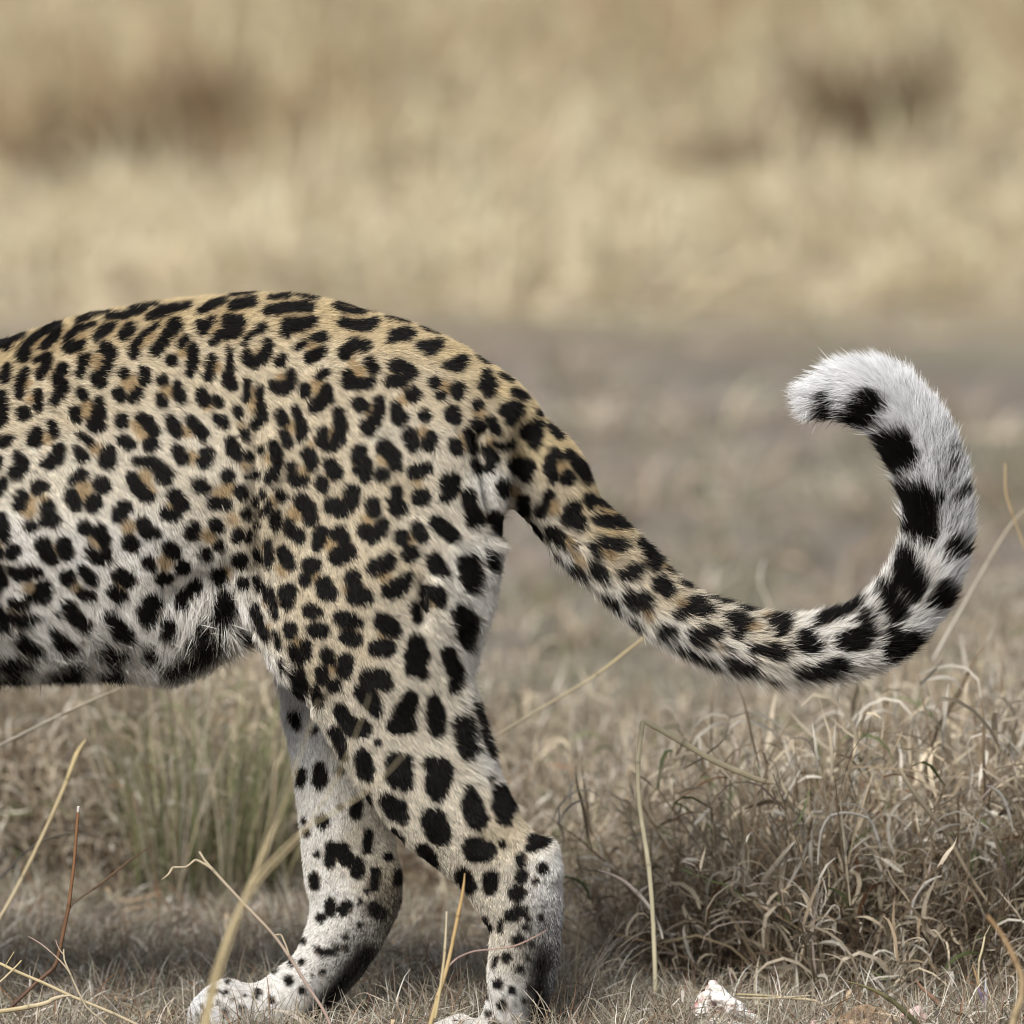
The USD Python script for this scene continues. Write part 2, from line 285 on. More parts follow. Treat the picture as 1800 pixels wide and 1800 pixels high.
rng = np.random.default_rng(7)
extra = []                                   # rosettes of the forequarters, which stand outside the picture
for gy in np.arange(470, 1860, 62):
    for gx in np.arange(-1700, -25, 66):
        cx, cy = gx + rng.uniform(-14, 14) + (gy // 62 % 2) * 33, gy + rng.uniform(-12, 12)
        ring = 17 if cy < 1100 and cx > -1000 else 3
        for k in range(3 if ring > 5 else 1):
            ang = rng.uniform(0, 1) + k * 2.1
            bx, by = cx + ring * math.cos(ang), cy + ring * math.sin(ang)
            extra.append([(bx - 6 * math.sin(ang), by + 6 * math.cos(ang), rng.uniform(7, 11)), (bx + 6 * math.sin(ang), by - 6 * math.cos(ang), rng.uniform(7, 11))])
NEAR_MAP = coat_field(strokes(SPOTS) + extra)
FAR_MAP = coat_field(strokes(FAR_SPOTS) + extra)
OCHRE_MAP = coat_field(strokes(OCHRE))
ROSETTE = ndimage.gaussian_filter((NEAR_MAP > 0).astype(np.float32), 15)


def look_up(img, u, v):
    return ndimage.map_coordinates(img, [np.clip(v - V0, 0, CH - 1), np.clip(u - U0, 0, CW - 1)], order=1)


def idw(ctrl, u, v, k=2.4):
    c = np.asarray(ctrl, float)
    d2 = (u[:, None] - c[None, :, 0]) ** 2 + (v[:, None] - c[None, :, 1]) ** 2 + 400
    w = d2 ** (-k / 2 * 1.3)
    w /= w.sum(1, keepdims=True)
    return w @ c[:, 2:]


GOLD, CREAM, PALE, WHITE, TIP = (0.59, 0.48, 0.295), (0.61, 0.53, 0.395), (0.68, 0.625, 0.525), (0.86, 0.83, 0.785), (0.83, 0.835, 0.85)
ZONES = [(u, v, *c) for c, pts in (
    (GOLD, [(-900, 640), (-500, 650), (-200, 650), (0, 610), (100, 575), (200, 560), (300, 545), (400, 530), (500, 525), (600, 545), (700, 570), (800, 610), (880, 670), (950, 730), (990, 790), (1040, 860), (940, 770), (1080, 930)]),
    (CREAM, [(-800, 850), (-400, 850), (30, 720), (150, 690), (250, 660), (350, 640), (450, 660), (560, 660), (660, 680), (760, 690), (850, 740), (480, 760), (560, 800), (450, 900), (500, 960), (600, 900), (1000, 860), (1100, 980), (540, 1060), (520, 1120),
             (1180, 1040), (560, 1180), (620, 1020), (640, 1130), (870, 1470), (900, 1440), (700, 1000), (700, 860)]),
    (PALE, [(-800, 1050), (-400, 1050), (50, 850), (150, 850), (250, 830), (330, 780), (400, 850), (700, 760), (780, 800), (760, 920), (700, 1120), (650, 1240), (720, 1280), (800, 1340), (760, 1200), (700, 1400), (780, 1500), (860, 1560), (880, 1620), (900, 1680), (1250, 1090), (1350, 1120), (960, 920), (800, 1440)]),
    (WHITE, [(-800, 1250), (-400, 1250), (30, 960), (150, 980), (250, 960), (60, 1100), (200, 1100), (320, 1080), (360, 1020), (100, 1190), (280, 1170), (420, 1090), (470, 1180), (500, 1240), (860, 860), (840, 1000), (860, 1060), (840, 1160), (870, 1330), (985, 1560), (985, 1680), (975, 1780), (870, 1740),
             (990, 1000), (1080, 1075), (1180, 1130), (1280, 1175), (1450, 1120), (1550, 1110), (1620, 1020)]),
    (TIP, [(992, 1560), (992, 1620), (990, 1680), (984, 1740), (978, 1800), (1690, 1020), (1640, 1130), (1710, 930), (1690, 850), (1660, 740), (1600, 660), (1520, 640), (1440, 670), (1410, 710), (1550, 720), (1600, 780), (1620, 880), (1380, 700)]),
) for u, v in pts]
FAR_ZONES = [(520, 1300, *TIP), (520, 1220, *TIP), (600, 1250, *TIP), (560, 1450, *WHITE), (640, 1480, *PALE), (690, 1560, *CREAM), (580, 1600, *WHITE), (480, 1740, *WHITE), (400, 1760, *WHITE), (350, 1780, *TIP), (560, 1680, *WHITE), (620, 1300, *PALE)]
# direction in which the hair lies, photo pixels
FLOW = [(-1300, 700, 0.9, 0.3), (-900, 800, .8, .6), (-700, 1400, .05, 1), (-400, 700, 0.95, 0.3), (-400, 1100, .7, .7), (0, 620, 0.95, 0.15), (200, 560, 1, 0.1), (400, 540, 1, 0.1), (600, 560, .95, .3), (780, 620, .85, .5), (900, 720, .7, .7), (100, 720, .75, .6), (300, 700, .6, .8), (450, 700, .5, .85),
        (100, 880, .6, .8), (300, 860, .5, .85), (400, 900, .45, .9), (100, 1050, .5, .85), (250, 1080, .35, .95), (330, 1080, .0, 1), (370, 1090, -.3, .95), (400, 1120, .1, 1), (60, 1170, .4, .9), (200, 1180, .3, .95), (440, 1080, .3, 1),
        (500, 800, .45, .9), (470, 950, .25, 1), (560, 950, .5, .85), (650, 800, .6, .8), (750, 750, .6, .75), (820, 850, .5, .85), (700, 1000, .6, .8), (830, 1000, .6, .8), (600, 1120, .45, .9), (740, 1120, .6, .8), (820, 1120, .7, .75), (560, 1250, .4, .9),
        (700, 1280, .6, .8), (830, 1280, .6, .8), (650, 1380, .5, .85), (780, 1420, .45, .9), (880, 1420, .6, .8), (800, 1530, .1, 1), (860, 1560, -.1, 1), (940, 1500, .2, 1), (960, 1600, .15, 1), (900, 1650, -.1, 1), (880, 1740, -.1, 1), (950, 1750, .1, 1), (800, 1800, -.9, .3)]
FAR_FLOW = [(520, 1250, .1, 1), (560, 1400, .15, 1), (600, 1500, .1, 1), (690, 1530, .2, 1), (560, 1640, -.5, .9), (660, 1640, -.3, 1), (480, 1740, -.9, .4), (380, 1750, -1, .3), (340, 1790, -.4, .9), (-500, 1400, 0, 1)]
TAIL = np.array([(850, 740, 74), (900, 790, 76), (955, 838, 75), (1000, 905, 62), (1078, 982, 56), (1165, 1060, 48), (1260, 1108, 45), (1352, 1131, 45), (1445, 1134, 49), (1540, 1106, 53), (1610, 1036, 52), (1644, 937, 48), (1633, 838, 49), (1597, 755, 50), (1532, 697, 48), (1478, 690, 36), (1448, 696, 25)], float)


def spline(p, n):
    p = np.asarray(p, float)
    t = np.r_[0, np.cumsum(np.linalg.norm(np.diff(p[:, :2], axis=0), axis=1))]
    from scipy.interpolate import CubicSpline
    return CubicSpline(t, p)(np.linspace(0, t[-1], n))


# outlines of the animal's parts on their own upright planes (photo pixels), each thickened to a rounded solid
TORSO = [(-860, 640), (-700, 628), (-600, 640), (-300, 645), (-120, 632), (0, 602), (60, 583), (130, 561), (200, 546), (270, 533), (340, 526), (400, 521), (450, 518), (500, 518), (550, 524), (600, 535), (650, 550), (700, 563), (750, 580), (800, 603), (840, 628), (880, 658), (915, 690), (935, 720), (925, 780), (890, 860), (880, 930), (868, 1000), (840, 1060),
         (700, 1090), (560, 1090), (480, 1110), (430, 1108), (390, 1118), (350, 1140), (300, 1165), (250, 1166), (200, 1162), (130, 1164), (60, 1164), (0, 1168), (-200, 1205), (-500, 1230), (-700, 1180), (-880, 1080), (-950, 900), (-930, 740)]
NEAR_LEG = [(560, 640), (680, 610), (800, 650), (870, 740), (893, 850), (880, 930), (872, 985), (862, 1040), (845, 1100), (830, 1150), (823, 1190), (829, 1230), (845, 1280), (858, 1320), (871, 1360), (896, 1400), (921, 1445), (950, 1474), (970, 1482), (981, 1508), (985, 1540), (988, 1600), (986, 1650), (979, 1700), (969, 1760), (962, 1800), (958, 1850), (930, 1872),
            (760, 1876), (735, 1850), (738, 1815), (765, 1800), (810, 1782), (840, 1792), (851, 1770), (859, 1733), (861, 1683), (864, 1640), (848, 1612), (820, 1565), (776, 1530), (709, 1476), (657, 1412), (600, 1328), (550, 1250), (508, 1198), (470, 1152), (448, 1100), (450, 980), (475, 850), (510, 730)]
FAR_LEG = [(520, 900), (640, 860), (740, 900), (780, 1100), (760, 1300), (700, 1420), (688, 1455), (697, 1500), (705, 1540), (705, 1573), (700, 1600), (686, 1630), (670, 1660), (650, 1690), (630, 1720), (606, 1747), (580, 1772), (555, 1800), (530, 1818), (440, 1826), (338, 1826), (334, 1800), (332, 1785), (337, 1767), (352, 1747), (375, 1729), (402, 1720),
           (436, 1730), (465, 1722), (478, 1710), (519, 1678), (536, 1640), (548, 1595), (539, 1550), (532, 1483), (526, 1417), (518, 1350), (507, 1283), (498, 1207), (480, 1100)]
FRONT_LEG = [(-880, 800), (-600, 780), (-610, 1100), (-680, 1350), (-700, 1600), (-690, 1780), (-700, 1860), (-840, 1860), (-860, 1800), (-810, 1740), (-800, 1500), (-830, 1280), (-920, 1050)]
NECK = [(-600, 640), (-900, 590), (-1080, 560), (-1140, 800), (-960, 1000), (-720, 980)]
HEAD = [(-1010, 600), (-1080, 545), (-1180, 545), (-1270, 620), (-1360, 690), (-1385, 730), (-1370, 790), (-1290, 830), (-1150, 850), (-1040, 800)]
EAR = [(-1095, 570), (-1085, 480), (-1040, 490), (-1015, 560)]

STEP = 0.004
gx = np.arange(-1.50, 0.46, STEP); gy = np.arange(-0.212, 0.2121, STEP); gz = np.arange(-0.05, 0.79, STEP)
BODY = np.full((len(gx), len(gy), len(gz)), 0.5, np.float32)


def smin(a, b, k):
    h = np.clip(0.5 + 0.5 * (b - a) / k, 0, 1)
    return b + (a - b) * h - k * h * (1 - h)


def merge(ix, iz, f, k):
    BODY[ix, :, iz] = smin(BODY[ix, :, iz], f.astype(np.float32), k)


def inflate(outline, yc, R, a, k=0.02, n=420):
    """yc, R (rounding radius), a (half thickness): tables over photo rows [(v, value), ...] or constants."""
    loop = np.asarray(outline + outline[:1], float)
    t = np.arange(len(loop))
    from scipy.interpolate import PchipInterpolator
    loop = PchipInterpolator(t, loop)(np.linspace(0, len(loop) - 1, n))[:-1]
    ymid = float(np.mean([q[1] for q in yc])) if isinstance(yc, list) else yc
    p = at(loop[:, 0], loop[:, 1], ymid)[:, [0, 2]]
    lo, hi = p.min(0) - 0.06, p.max(0) + 0.06
    ix = slice(max(np.searchsorted(gx, lo[0]), 0), np.searchsorted(gx, hi[0])); iz = slice(max(np.searchsorted(gz, lo[1]), 0), np.searchsorted(gz, hi[1]))
    X, Z = gx[ix], gz[iz]
    res = 0.001
    w, h = int((X[-1] - X[0]) / res) + 1, int((Z[-1] - Z[0]) / res) + 1
    im = Image.new("L", (w, h))
    ImageDraw.Draw(im).polygon([tuple(q) for q in (p - [X[0], Z[0]]) / res], fill=1)
    on = np.asarray(im) > 0
    d = (ndimage.distance_transform_edt(on) - ndimage.distance_transform_edt(~on)) * res
    d = ndimage.gaussian_filter(d, 2)
    px, pz = np.meshgrid((X - X[0]) / res, (Z - Z[0]) / res, indexing="ij")
    d = ndimage.map_coordinates(d, [pz, px], order=1, mode="nearest")
    vrow = np.interp(Z, at(900, np.arange(300, 1950, 10.0), ymid)[::-1, 2], np.arange(300, 1950, 10.0)[::-1])
    val = lambda q: (np.interp(vrow, [e[0] for e in q], [e[1] for e in q]) if isinstance(q, list) else np.full(len(Z), q))[None, None, :]
    R_, a_, yc_ = val(R), val(a), val(yc)
    q = (gy[None, :, None] - yc_) * R_ / a_
    pp = np.maximum(R_ - d[:, None, :], 0)
    merge(ix, iz, (np.sqrt(pp ** 2 + q ** 2) - R_) * np.sqrt(np.minimum(a_ / R_, 1)), k)


inflate(TORSO, 0.0, [(500, .12), (700, .165), (1200, .165)], [(500, .105), (700, .125), (900, .13), (1200, .125)])
inflate(NECK, 0.0, .13, .085, .05)
inflate(HEAD, 0.0, .08, .075, .03)
for s in (-1, 1):
    inflate(EAR, s * 0.055, .03, .018, .012)
    inflate([(u + 40 * s, v) for u, v in FRONT_LEG], [(800, s * .085), (1400, s * .075)], [(800, .10), (1200, .05), (1900, .04)], [(800, .05), (1200, .038), (1900, .033)], .03)
inflate(FAR_LEG, [(900, .075), (1800, .07)], [(900, .11), (1250, .085), (1400, .06), (1600, .045), (1720, .03), (1830, .03)], [(900, .055), (1250, .05), (1400, .04), (1600, .028), (1740, .032), (1830, .036)], .025)
inflate(NEAR_LEG, [(650, -.075), (1100, -.078), (1500, -.085), (1900, -.085)], [(640, .14), (1000, .12), (1250, .09), (1400, .07), (1500, .05), (1600, .036), (1780, .032), (1900, .032)],
        [(640, .055), (1000, .068), (1200, .06), (1400, .045), (1550, .033), (1780, .027), (1850, .036)], .022)
for s, legs in ((1, [(0.098, 0, 0), (.05, -18, 10)]),):     # toes of the far hind paw
    for yc, du, dv in legs:
        inflate([(u + du, v + dv) for u, v in [(352, 1765), (372, 1738), (402, 1722), (440, 1734), (470, 1752), (460, 1795), (420, 1815), (365, 1812)]], yc, .022, .019, .010)
# tail and a few rounded bones as chains of balls
tl = spline(TAIL, 90)
tp = at(tl[:, 0], tl[:, 1], np.interp(tl[:, 0], [850, 1000, 1300, 1700], [0, 0, -0.01, -0.02]))
tr = tl[:, 2] * S
ix = slice(np.searchsorted(gx, tp[:, 0].min() - .09), len(gx)); iz = slice(np.searchsorted(gz, tp[:, 2].min() - .09), np.searchsorted(gz, tp[:, 2].max() + .09))
G = np.stack(np.meshgrid(gx[ix], gy, gz[iz], indexing="ij"), -1).reshape(-1, 3)
dd, near = cKDTree(tp).query(G, k=2)
f = (dd[:, 0] - tr[near[:, 0]])
merge(ix, iz, f.reshape(len(gx[ix]), len(gy), -1), 0.018)


def surface_net(vol, origin, step):
    """Dual (surface net) triangulation of vol = 0; negative is inside."""
    inside = vol < 0
    occ = np.zeros(np.array(vol.shape) - 1, np.uint8)
    for a in range(2):
        for b in range(2):
            for c in range(2):
                occ += inside[a:vol.shape[0] - 1 + a, b:vol.shape[1] - 1 + b, c:vol.shape[2] - 1 + c]
    cells = np.argwhere((occ > 0) & (occ < 8))
    index = np.full(occ.shape, -1, np.int32)
    index[tuple(cells.T)] = np.arange(len(cells))
    acc, cnt = np.zeros((len(cells), 3)), np.zeros(len(cells))
    corners = np.array([(a, b, c) for a in range(2) for b in range(2) for c in range(2)])
    val = np.stack([vol[tuple((cells + c).T)] for c in corners], 1)
    for i in range(8):
        for j in range(i + 1, 8):
            if np.abs(corners[i] - corners[j]).sum() == 1:
                va, vb = val[:, i], val[:, j]
                hit = (va < 0) != (vb < 0)
                t = np.where(hit, va / np.where(va == vb, 1, va - vb), 0)
                acc += np.where(hit[:, None], corners[i] + t[:, None] * (corners[j] - corners[i]), 0)
                cnt += hit
    verts = origin + step * (cells + acc / cnt[:, None])
    faces = []
    for ax in range(3):
        o = [1 if k == ax else 0 for k in range(3)]
        e = inside[: vol.shape[0] - o[0], : vol.shape[1] - o[1], : vol.shape[2] - o[2]] != inside[o[0]:, o[1]:, o[2]:]
        pos = np.argwhere(e)
        b, c = [k for k in range(3) if k != ax]
        pos = pos[(pos[:, b] > 0) & (pos[:, c] > 0) & (pos[:, b] < occ.shape[b]) & (pos[:, c] < occ.shape[c])]
        eb, ec = np.eye(3, dtype=int)[b], np.eye(3, dtype=int)[c]
        q = np.stack([index[tuple((pos - s_).T)] for s_ in (0 * eb, eb, eb + ec, ec)], 1)
        flip = inside[tuple(pos.T)] != (ax == 1)
        q[flip] = q[flip][:, ::-1]
        faces += [q[:, [0, 1, 2]], q[:, [0, 2, 3]]]
    return verts, np.vstack(faces)


bv, bf = surface_net(BODY, np.array([gx[0], gy[0], gz[0]]), STEP)
body = trimesh.Trimesh(bv, bf, process=False)
body = max(body.split(only_watertight=False), key=lambda q: len(q.faces))
if body.volume < 0:
    body.invert()
trimesh.smoothing.filter_taubin(body, lamb=0.5, nu=0.52, iterations=6)
bv, bf = np.array(body.vertices), np.array(body.faces)

# relief of the near side: folds, muscles and bones pressed in or raised along strokes (photo px, width px, metres)
RELIEF = [
    ([(452, 740), (450, 850), (455, 950), (466, 1040), (480, 1110), (512, 1170), (548, 1230)], 10, -.0055),
    ([(425, 780), (424, 900), (432, 1000), (445, 1070)], 17, .0045), ([(480, 780), (475, 900), (490, 1030), (520, 1120), (560, 1200)], 16, .0045),
    ([(500, 1060), (540, 1160), (600, 1290)], 9, -.0035), ([(600, 660), (660, 650)], 46, .006), ([(740, 720), (800, 790)], 50, .005), ([(640, 1000), (690, 1180)], 70, .006),
    ([(838, 770), (858, 860), (872, 940)], 12, -.011), ([(700, 780), (730, 900)], 36, -.003), ([(905, 1545), (915, 1600)], 12, -.0025), ([(850, 1470), (905, 1500), (930, 1530)], 14, -.004),
    ([(955, 1490), (968, 1530)], 16, .004), ([(300, 1050), (360, 1020), (410, 1000)], 26, -.004), ([(350, 1100), (400, 1090)], 22, .006), ([(110, 730), (140, 760)], 8, -.004), ([(740, 1020), (742, 1090)], 10, -.005), ([(770, 1020), (790, 1090)], 14, .005),
    ([(150, 640), (250, 760), (300, 900)], 60, .003), ([(20, 700), (60, 850)], 60, -.003)]
nrm = np.array(trimesh.Trimesh(bv, bf, process=False).vertex_normals)
vu, vv = side(bv)
push = np.zeros(len(bv))
for line, wpx, depth in RELIEF:
    best = np.full(len(bv), 1e9)
    for (x0, y0), (x1, y1) in zip(line, line[1:]):
        dx, dy = x1 - x0, y1 - y0
        t = np.clip(((vu - x0) * dx + (vv - y0) * dy) / (dx * dx + dy * dy), 0, 1)
        best = np.minimum(best, np.hypot(vu - x0 - t * dx, vv - y0 - t * dy))
    push += 1.35 * depth * np.exp(-(best / wpx) ** 2)
push += (meshkit.fbm(bv * 28, 3, 5) - 0.5) * 0.004
bv = bv + nrm * (push * smoothstep(0.03, -0.04, bv[:, 1]))[:, None]
body = trimesh.Trimesh(bv, bf, process=False)


def far_leg_mask(p):
    u, v = side(p)
    return ((p[:, 1] > 0.012) & (v > 1130) & (u > 300) & (u < 900)) | ((p[:, 1] > 0.0) & (v > 1250) & (u < 0))


tail_tree = cKDTree(tp)
tail_tan = np.gradient(tp, axis=0); tail_tan /= np.linalg.norm(tail_tan, axis=1, keepdims=True)


def tail_mask(p):
    d, i = tail_tree.query(p)
    return (d < tr[i] + 0.03) & (i > 14) & (p[:, 0] > 0.02), i


def coat(p, jitter, strands=True):
    """Colour of the coat at points p on the animal."""
    n = len(p)
    u, v = side(p)
    farside = p[:, 1] > 0.05
    fl = far_leg_mask(p)
    uj, vj = u + jitter[:, 0] + np.where(farside & ~fl, 31, 0), v + jitter[:, 1] + np.where(farside & ~fl, 17, 0)
    vj = np.where(farside & ~fl & ~tail_mask(p)[0], vj - 0, vj)
    near_s = look_up(NEAR_MAP, uj, vj); far_s = look_up(FAR_MAP, uj, vj)
    s = np.where(fl, far_s, near_s) + np.where(fl, 1.7 - 0.5 * smoothstep(1600, 1680, v), 1.6 + 2.2 * smoothstep(600, 740, v) - 0.5 * smoothstep(1150, 1300, v) - 2.0 * smoothstep(1500, 1600, v))
    base = idw(ZONES, u, v)
    if fl.any():
        base[fl] = idw(FAR_ZONES, u[fl], v[fl])
    # ochre centres of the rosettes
    dens = look_up(ROSETTE, uj, vj)
    upper = smoothstep(1290, 1080, v) * smoothstep(1330, 1150, u)
    o = np.maximum(smoothstep(0.34, 0.52, dens) * 0.55 * upper, smoothstep(-7, 5, look_up(OCHRE_MAP, u + jitter[:, 0] * 1.6, v + jitter[:, 1] * 1.6)) * 0.92 * (p[:, 1] < 0.06))
    o = np.where(fl, 0, o)
    base = base * (1 - o[:, None]) + np.array([0.40, 0.285, 0.15]) * o[:, None]
    # sooty backs of the two hind feet
    def soot(line, wpx, uu, vv_):
        best = np.full(len(uu), 1e9)
        for (x0, y0), (x1, y1) in zip(line, line[1:]):
            dx, dy = x1 - x0, y1 - y0
            t = np.clip(((uu - x0) * dx + (vv_ - y0) * dy) / (dx * dx + dy * dy), 0, 1)
            best = np.minimum(best, np.hypot(uu - x0 - t * dx, vv_ - y0 - t * dy))
        return np.exp(-(best / wpx) ** 2.4)
    soil = np.maximum(soot([(952, 1650), (950, 1700), (945, 1760), (936, 1850)], 22 + 22 * meshkit.noise(p * 90, 93), u, v) * smoothstep(1590, 1690, v), soot([(955, 1590), (940, 1680), (922, 1800)], 44, u, v) * 0.62 * smoothstep(1520, 1640, v))
    soil = np.where(fl, np.maximum(soot([(642, 1680), (600, 1730), (550, 1795)], 30, u, v), soot([(690, 1590), (640, 1650), (560, 1760)], 44, u, v) * 0.55), soil)
    soil = np.where(fl, soil, np.maximum(soil, 0.30 * np.exp(-(((u - 1672) / 34) ** 2 + ((v - 850) / 85) ** 2)) * meshkit.noise(p * 160, 71) * 1.6))
    soil *= (u > 0)
    sooty = (rng.uniform(0, 1, n) < soil) & strands
    base = base * (1 - soil * (0.92 if strands else 1.0))[:, None]
    black = smoothstep(-2.0, 1.6, s + rng.normal(0, 1.5, n) * strands)
    black = np.where(sooty, 0.93, black)
    tone = rng.normal(1, 0.20, n)[:, None]
    dark = np.array([0.0075, 0.0065, 0.006])
    mid = np.clip(1 - np.abs(black - 0.6) / 0.4, 0, 1)[:, None] * 0.6       # brownish hairs at the rim of a spot
    c = base * tone * (1 - black[:, None]) + dark * black[:, None]
    return np.clip(c * (1 - mid) + np.array([.15, .095, .05]) * mid * (0.35 + base[:, 2:3]), 0, 0.95), black


leopard = UsdGeom.Xform.Define(stage, "/World/leopard")
tag(leopard, "spotted leopard walking over dry grass, tail curled up to a white tip", "leopard")
base_at = at(900, 1830, 0.0)
col, _ = coat(bv, np.zeros((len(bv), 2)), False)
bm = usdkit.mesh(stage, "/World/leopard/body", (bv, bf), L("skin"), smooth=True)
primvar(bm, "coat", ndimage.zoom(col, 1) * 0.55, "vertex")


def fur(count, where, seed, len_scale=1.0):
    tri = bv[bf]
    fn = np.cross(tri[:, 1] - tri[:, 0], tri[:, 2] - tri[:, 0])
    area = np.linalg.norm(fn, axis=1) / 2
    fn /= np.maximum(2 * area, 1e-12)[:, None]
    g = np.random.default_rng(seed)
    wgt = area * where(tri.mean(1), fn) * (1 + 1.6 * smoothstep(-.25, -.7, fn[:, 2]) * (tri[:, 0, 2] > .30) * (tri[:, 0, 0] < -.2))
    pick = g.choice(len(bf), count, p=wgt / wgt.sum())
    a, b = g.uniform(0, 1, (2, count)); sw = a + b > 1; a[sw], b[sw] = 1 - a[sw], 1 - b[sw]
    root = tri[pick, 0] + a[:, None] * (tri[pick, 1] - tri[pick, 0]) + b[:, None] * (tri[pick, 2] - tri[pick, 0])
    vn = np.array(body.vertex_normals)
    n = vn[bf[pick, 0]] * (1 - a - b)[:, None] + vn[bf[pick, 1]] * a[:, None] + vn[bf[pick, 2]] * b[:, None]
    n /= np.linalg.norm(n, axis=1, keepdims=True)
    u, v = side(root)
    fl = far_leg_mask(root)
    tm, ti = tail_mask(root)
    fd = idw(FLOW, u, v)
    if fl.any():
        fd[fl] = idw(FAR_FLOW, u[fl], v[fl])
    flow = RIGHT * fd[:, :1] - UP * fd[:, 1:]
    flow[tm] = tail_tan[ti[tm]]
    # hair length (metres) and lift
    length = np.full(count, 0.0088)
    length *= 1 - 0.35 * smoothstep(1350, 1560, v) - 0.28 * smoothstep(1690, 1740, v)
    belly = smoothstep(1010, 1170, v) * smoothstep(470, 400, u) * (u > -700) * (v < 1330)
    length = length * (1 - belly) + 0.024 * belly
    fold = np.exp(-(((u - 375) / 55) ** 2 + ((v - 1085) / 55) ** 2))
    length += 0.012 * fold
    rear = np.exp(-((u - (845 + 0 * v)) / 45) ** 2) * smoothstep(880, 960, v) * smoothstep(1420, 1280, v) * ~tm
    length += 0.007 * rear
    front = np.exp(-((u - 490) / 35) ** 2) * smoothstep(1120, 1180, v) * smoothstep(1300, 1240, v)
    length += 0.008 * front
    tl_len = np.interp(ti, [0, 14, 30, 50, 65, 80, 89], [.011, .012, .0145, .019, .022, .023, .026])
    under = np.clip((n @ -UP), 0, 1) * np.interp(ti, [0, 14, 40, 55], [1, 1, 1, 0])
    length = np.where(tm, tl_len + 0.008 * under, length)
    length *= g.uniform(0.65, 1.25, count) * len_scale
    lift = np.where(tm, np.interp(ti, [0, 14, 40, 70, 89], [.26, .28, .42, .58, .56]), 0.26) + 0.34 * belly + 0.2 * fold + 0.34 * rear + 0.2 * front + 0.15 * under * tm
    # locks: neighbouring hairs lean the same way
    def wob(k, sc, amp):
        q = np.stack([meshkit.noise(root * sc, k), meshkit.noise(root * sc, k + 1), meshkit.noise(root * sc, k + 2)], 1) - 0.5
        return q * amp
    soft = (belly + fold + rear + front + 0.6 * tm)[:, None]
    flow = flow + wob(10, 90, 0.6) + wob(20, 260, 0.75) * (1 + soft) + g.normal(0, 0.10, (count, 3)) * (1 + 0.8 * soft)
    t = flow - (flow * n).sum(1, keepdims=True) * n
    t /= np.maximum(np.linalg.norm(t, axis=1, keepdims=True), 1e-6)
    lift = np.clip(lift + g.normal(0, 0.09, count), 0.06, 1.2)
    ct, st = np.cos(lift)[:, None], np.sin(lift)[:, None]
    s = np.linspace(0, 1, 5)[None, :, None]
    droop = (belly + fold * .6 + under * tm)[:, None] * 0.24
    pts = root[:, None] + length[:, None, None] * (s * (t * ct)[:, None] + (s - 0.32 * s * s) * (n * st)[:, None] * 1.15 - (s * s) * droop[:, None] * np.array([0, 0, 1.0]))
    bend = g.normal(0, 0.07, (count, 3)) * length[:, None]
    pts += bend[:, None] * s * s
    cell = np.floor(root / 0.0085 + meshkit.noise(root * 60, 91)[:, None])            # soft hair gathers into pointed locks
    hsh = np.sin(cell @ np.array([[12.9898, 39.346, 73.156], [78.233, 11.135, 52.235], [37.719, 83.155, 9.151]])) * 43758.5453
    centre = (cell + 0.5 + 0.5 * (hsh - np.floor(hsh) - .5)) * 0.0085
    gather = (np.clip(belly + fold * .7 + rear * .8 + front * .8, 0, 1) * 0.42 + 0.22 * tm + 0.06)
    pts += ((centre - root) * gather[:, None])[:, None] * s ** 1.5
    pts -= n[:, None] * 0.0012 * (1 - s)
    width = (np.where(tm, 0.00036, 0.00031) + 0.00012 * (belly + fold * .5 + rear * .5)) * g.uniform(0.7, 1.4, count)
    widths = width[:, None] * np.array([1.0, 1.0, 0.9, 0.65, 0.18])[None]
    mid = root + g.uniform(0.55, 1.1, count)[:, None] * (pts[:, 3] - root)
    jit = np.stack([meshkit.noise(root * 420, 40) - .5, meshkit.noise(root * 420, 41) - .5], 1) * 7.0
    c, blk = coat(mid, jit)
    c = np.where(blk[:, None] > 0.5, c, c * (0.88 + 0.24 * meshkit.noise(root * 300, 55))[:, None])
    return pts, widths, c


nearside = lambda c, n: np.where((c[:, 0] > -0.56), smoothstep(0.65, 0.2, n[:, 1]), 0.0) * np.where(c[:, 0] < -0.5, 0.6, 1.0)
rest = lambda c, n: np.where((c[:, 0] > -0.56), 1 - smoothstep(0.65, 0.2, n[:, 1]) * 0.999, 1.0)
p, w, c = fur(NEAR_HAIRS, nearside, 1)
tag(curves("/World/leopard/fur", p, w, c, L("fur_strand")), kind="stuff")
p, w, c = fur(FAR_HAIRS, rest, 2)
tag(curves("/World/leopard/fur_001", p, w * 1.9, c, L("fur_strand")), kind="stuff")

# ---------------------------------------------------------------- ground
def ground_z(x, y):
    p = np.stack([x, y, 0 * x], -1)
    h = 0.030 * (meshkit.noise(p * 2.1, 61) - .5) + 0.014 * (meshkit.noise(p * 7.0, 62) - .5) + 0.006 * (meshkit.noise(p * 19.0, 63) - .5)
    h = h * smoothstep(-60, -3, y)
    return h - 0.006 + 0.25 * smoothstep(12, 60, y) * (meshkit.noise(p * 0.07, 64))


